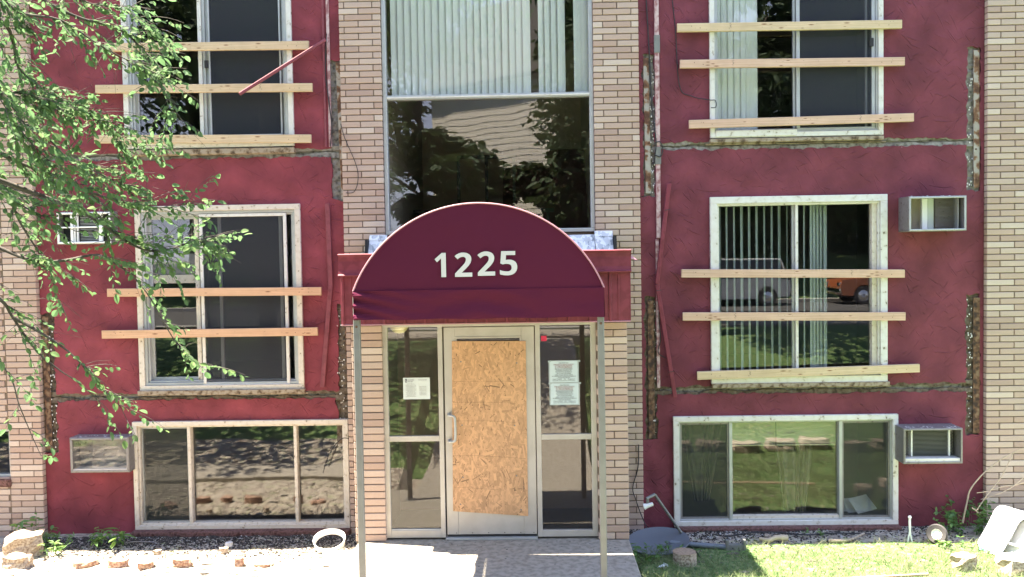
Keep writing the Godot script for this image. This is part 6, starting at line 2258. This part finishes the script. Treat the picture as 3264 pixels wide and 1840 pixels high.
func across_the_street() -> void:
	far_tree("yard tree right of the walk, mirrored dark in the upper windows", 3.6, 8.6, 10.5, 3.0, 320, 9000, 0.66, 0.10)
	far_tree("yard tree beyond the left edge that dapples the dirt yard", -9.3, 5.6, 10.0, 4.0, 321, 9000, 0.55, 0.11)
	far_tree("kerb tree whose leaves cut across the mirrored pale house", 2.7, 15.0, 9.5, 2.7, 322, 5000, 0.50, 0.10)
	car("orange-brown car parked over the street, mirrored in middle right window", Vector3(13.0, 1.235, 22.0), PI, M.orange_paint, false)
	car("silver car parked over the street, mirrored at left of the same window", Vector3(6.7, 1.235, 22.0), PI, M.silver_paint, true)
	far_tree("broad tree over the street, mirrored dark in the upper right window", 9.0, 31.0, 17.5, 6.0, 301)
	far_tree("tall tree far right over the street, mirrored beside the cloud", 17.5, 30.0, 14.5, 5.5, 302)
	far_tree("broad tree over the street, mirrored dark in the upper left windows", -15.0, 29.0, 18.0, 6.5, 303)
	far_tree("dense tree left over the street, mirrored in the screened windows", -25.0, 31.0, 15.0, 6.0, 304)
	far_tree("tree whose hanging leaves cross the mirrored pale house", 3.4, 25.0, 10.5, 3.4, 305, 2600)
	far_tree("tall tree over the street, mirrored in the left pane of the upper right window", 5.0, 28.5, 16.5, 5.0, 311)
	far_tree("broad tree right over the street, above the mirrored orange car", 14.8, 35.0, 13.0, 5.0, 312)
	far_tree("round tree over the street, between the two mirrored cars", 11.0, 38.0, 12.0, 5.0, 313)
	far_tree("tall tree behind the mirrored pale house", -6.5, 42.0, 17.0, 6.5, 306)
	far_tree("street tree far to the right, edge of the mirrored row", 26.0, 32.0, 14.0, 6.0, 307, 3500)
	far_tree("tree left of the mirrored pale house", -9.0, 27.0, 11.0, 3.6, 308, 3500)
	far_tree("low dense tree in front of the mirrored pale house", -3.6, 30.5, 5.9, 2.8, 309, 7000)
	far_tree("low dense tree right of the mirrored pale house", 2.2, 31.0, 5.7, 2.8, 310, 7000)
	# shrubs along the far bank
	for k in 7:
		var x := [-22.0, -14.0, 5.0, 8.6, 12.2, 15.8, 19.4][k] as float
		var sh := thing("bank_shrub", "%s dark shrub from the left on the mirrored far bank" % ["first", "second", "third", "fourth", "fifth", "sixth", "seventh"][k], "shrub", Vector3(x, 2.9, 33.5), "shrubs along the far bank")
		var r := RandomNumberGenerator.new()
		r.seed = 400 + k
		var xfs := []
		for i in 1900:
			var d := Vector3(r.randfn(0, 1), r.randfn(0, 1), r.randfn(0, 1)).normalized() * pow(r.randf(), 0.4)
			xfs.append(leaf_xf(d * Vector3(2.6, 2.5, 1.4) + Vector3(0, 2.0, 0), Vector3(r.randfn(0, 1), r.randf_range(-1, 0.3), r.randfn(0, 1)), Vector3(r.randfn(0, 0.6), 1, r.randfn(0, 0.6)), r.randf_range(0.4, 0.7)))
		many("foliage", leaf_mesh, M.far_leaf, xfs, sh)
	# the pale gabled house that shows in the stairwell window
	var h := thing("pale_house", "pale clapboard gabled house mirrored in the stairwell window", "house", Vector3(0.6, 3.0, 39.0))
	h.rotation.y = -0.9
	h.scale = Vector3(1.0, 1.6, 1.0)
	var st := begin()
	for k in 30:                     # overlapping boards on the two faces towards the street
		var y := k * 0.2
		quad(st, Vector3(-4, y, -4.515), Vector3(4, y, -4.515), Vector3(4, y + 0.2, -4.5), Vector3(-4, y + 0.2, -4.5), Vector3(0, 0, -1))
		quad(st, Vector3(-4.015, y, -4.5), Vector3(-4.015, y, 4.5), Vector3(-4.0, y + 0.2, 4.5), Vector3(-4.0, y + 0.2, -4.5), Vector3(-1, 0, 0))
	for k in 15:
		var y := 6.0 + k * 0.2
		var w := 4.0 * (1.0 - (y - 6.0) / 3.0)
		var w2 := 4.0 * (1.0 - (y - 5.8) / 3.0)
		quad(st, Vector3(-w, y, -4.515), Vector3(w, y, -4.515), Vector3(w2 - 0.27, y + 0.2, -4.5), Vector3(-w2 + 0.27, y + 0.2, -4.5), Vector3(0, 0, -1))
	span_box(st, -3.98, 4.0, 0.0, 6.0, -4.48, 4.5)
	part("clapboard_wall", st, M.clapboard, h)
	st = begin()
	for s in [-1.0, 1.0]:
		quad(st, Vector3(s * 4.4, 5.72, -4.9), Vector3(s * 4.4, 5.72, 4.9), Vector3(0, 9.05, 4.9), Vector3(0, 9.05, -4.9), Vector3(s, 1, 0))
		quad(st, Vector3(s * 4.4, 5.60, -4.9), Vector3(s * 4.4, 5.60, 4.9), Vector3(0, 8.93, 4.9), Vector3(0, 8.93, -4.9), Vector3(-s, -1, 0))
	part("roof", st, M.roof_shingle, h)
	for p in [[-2.2, 3.6], [1.0, 3.6], [-2.2, 0.9], [1.0, 0.9], [-0.5, 6.6]]:
		var win := ring("window", p[0], p[0] + 1.1, p[1], p[1] + 1.5 if p[1] < 6.0 else p[1] + 1.0, 0.1, -4.66, -4.54, M.house_trim, h)
		bar("window_glass", p[0] + 0.1, p[0] + 1.0, p[1] + 0.1, p[1] + 1.4 if p[1] < 6.0 else p[1] + 0.9, -4.6, -4.57, M.car_glass, win, 0.0)
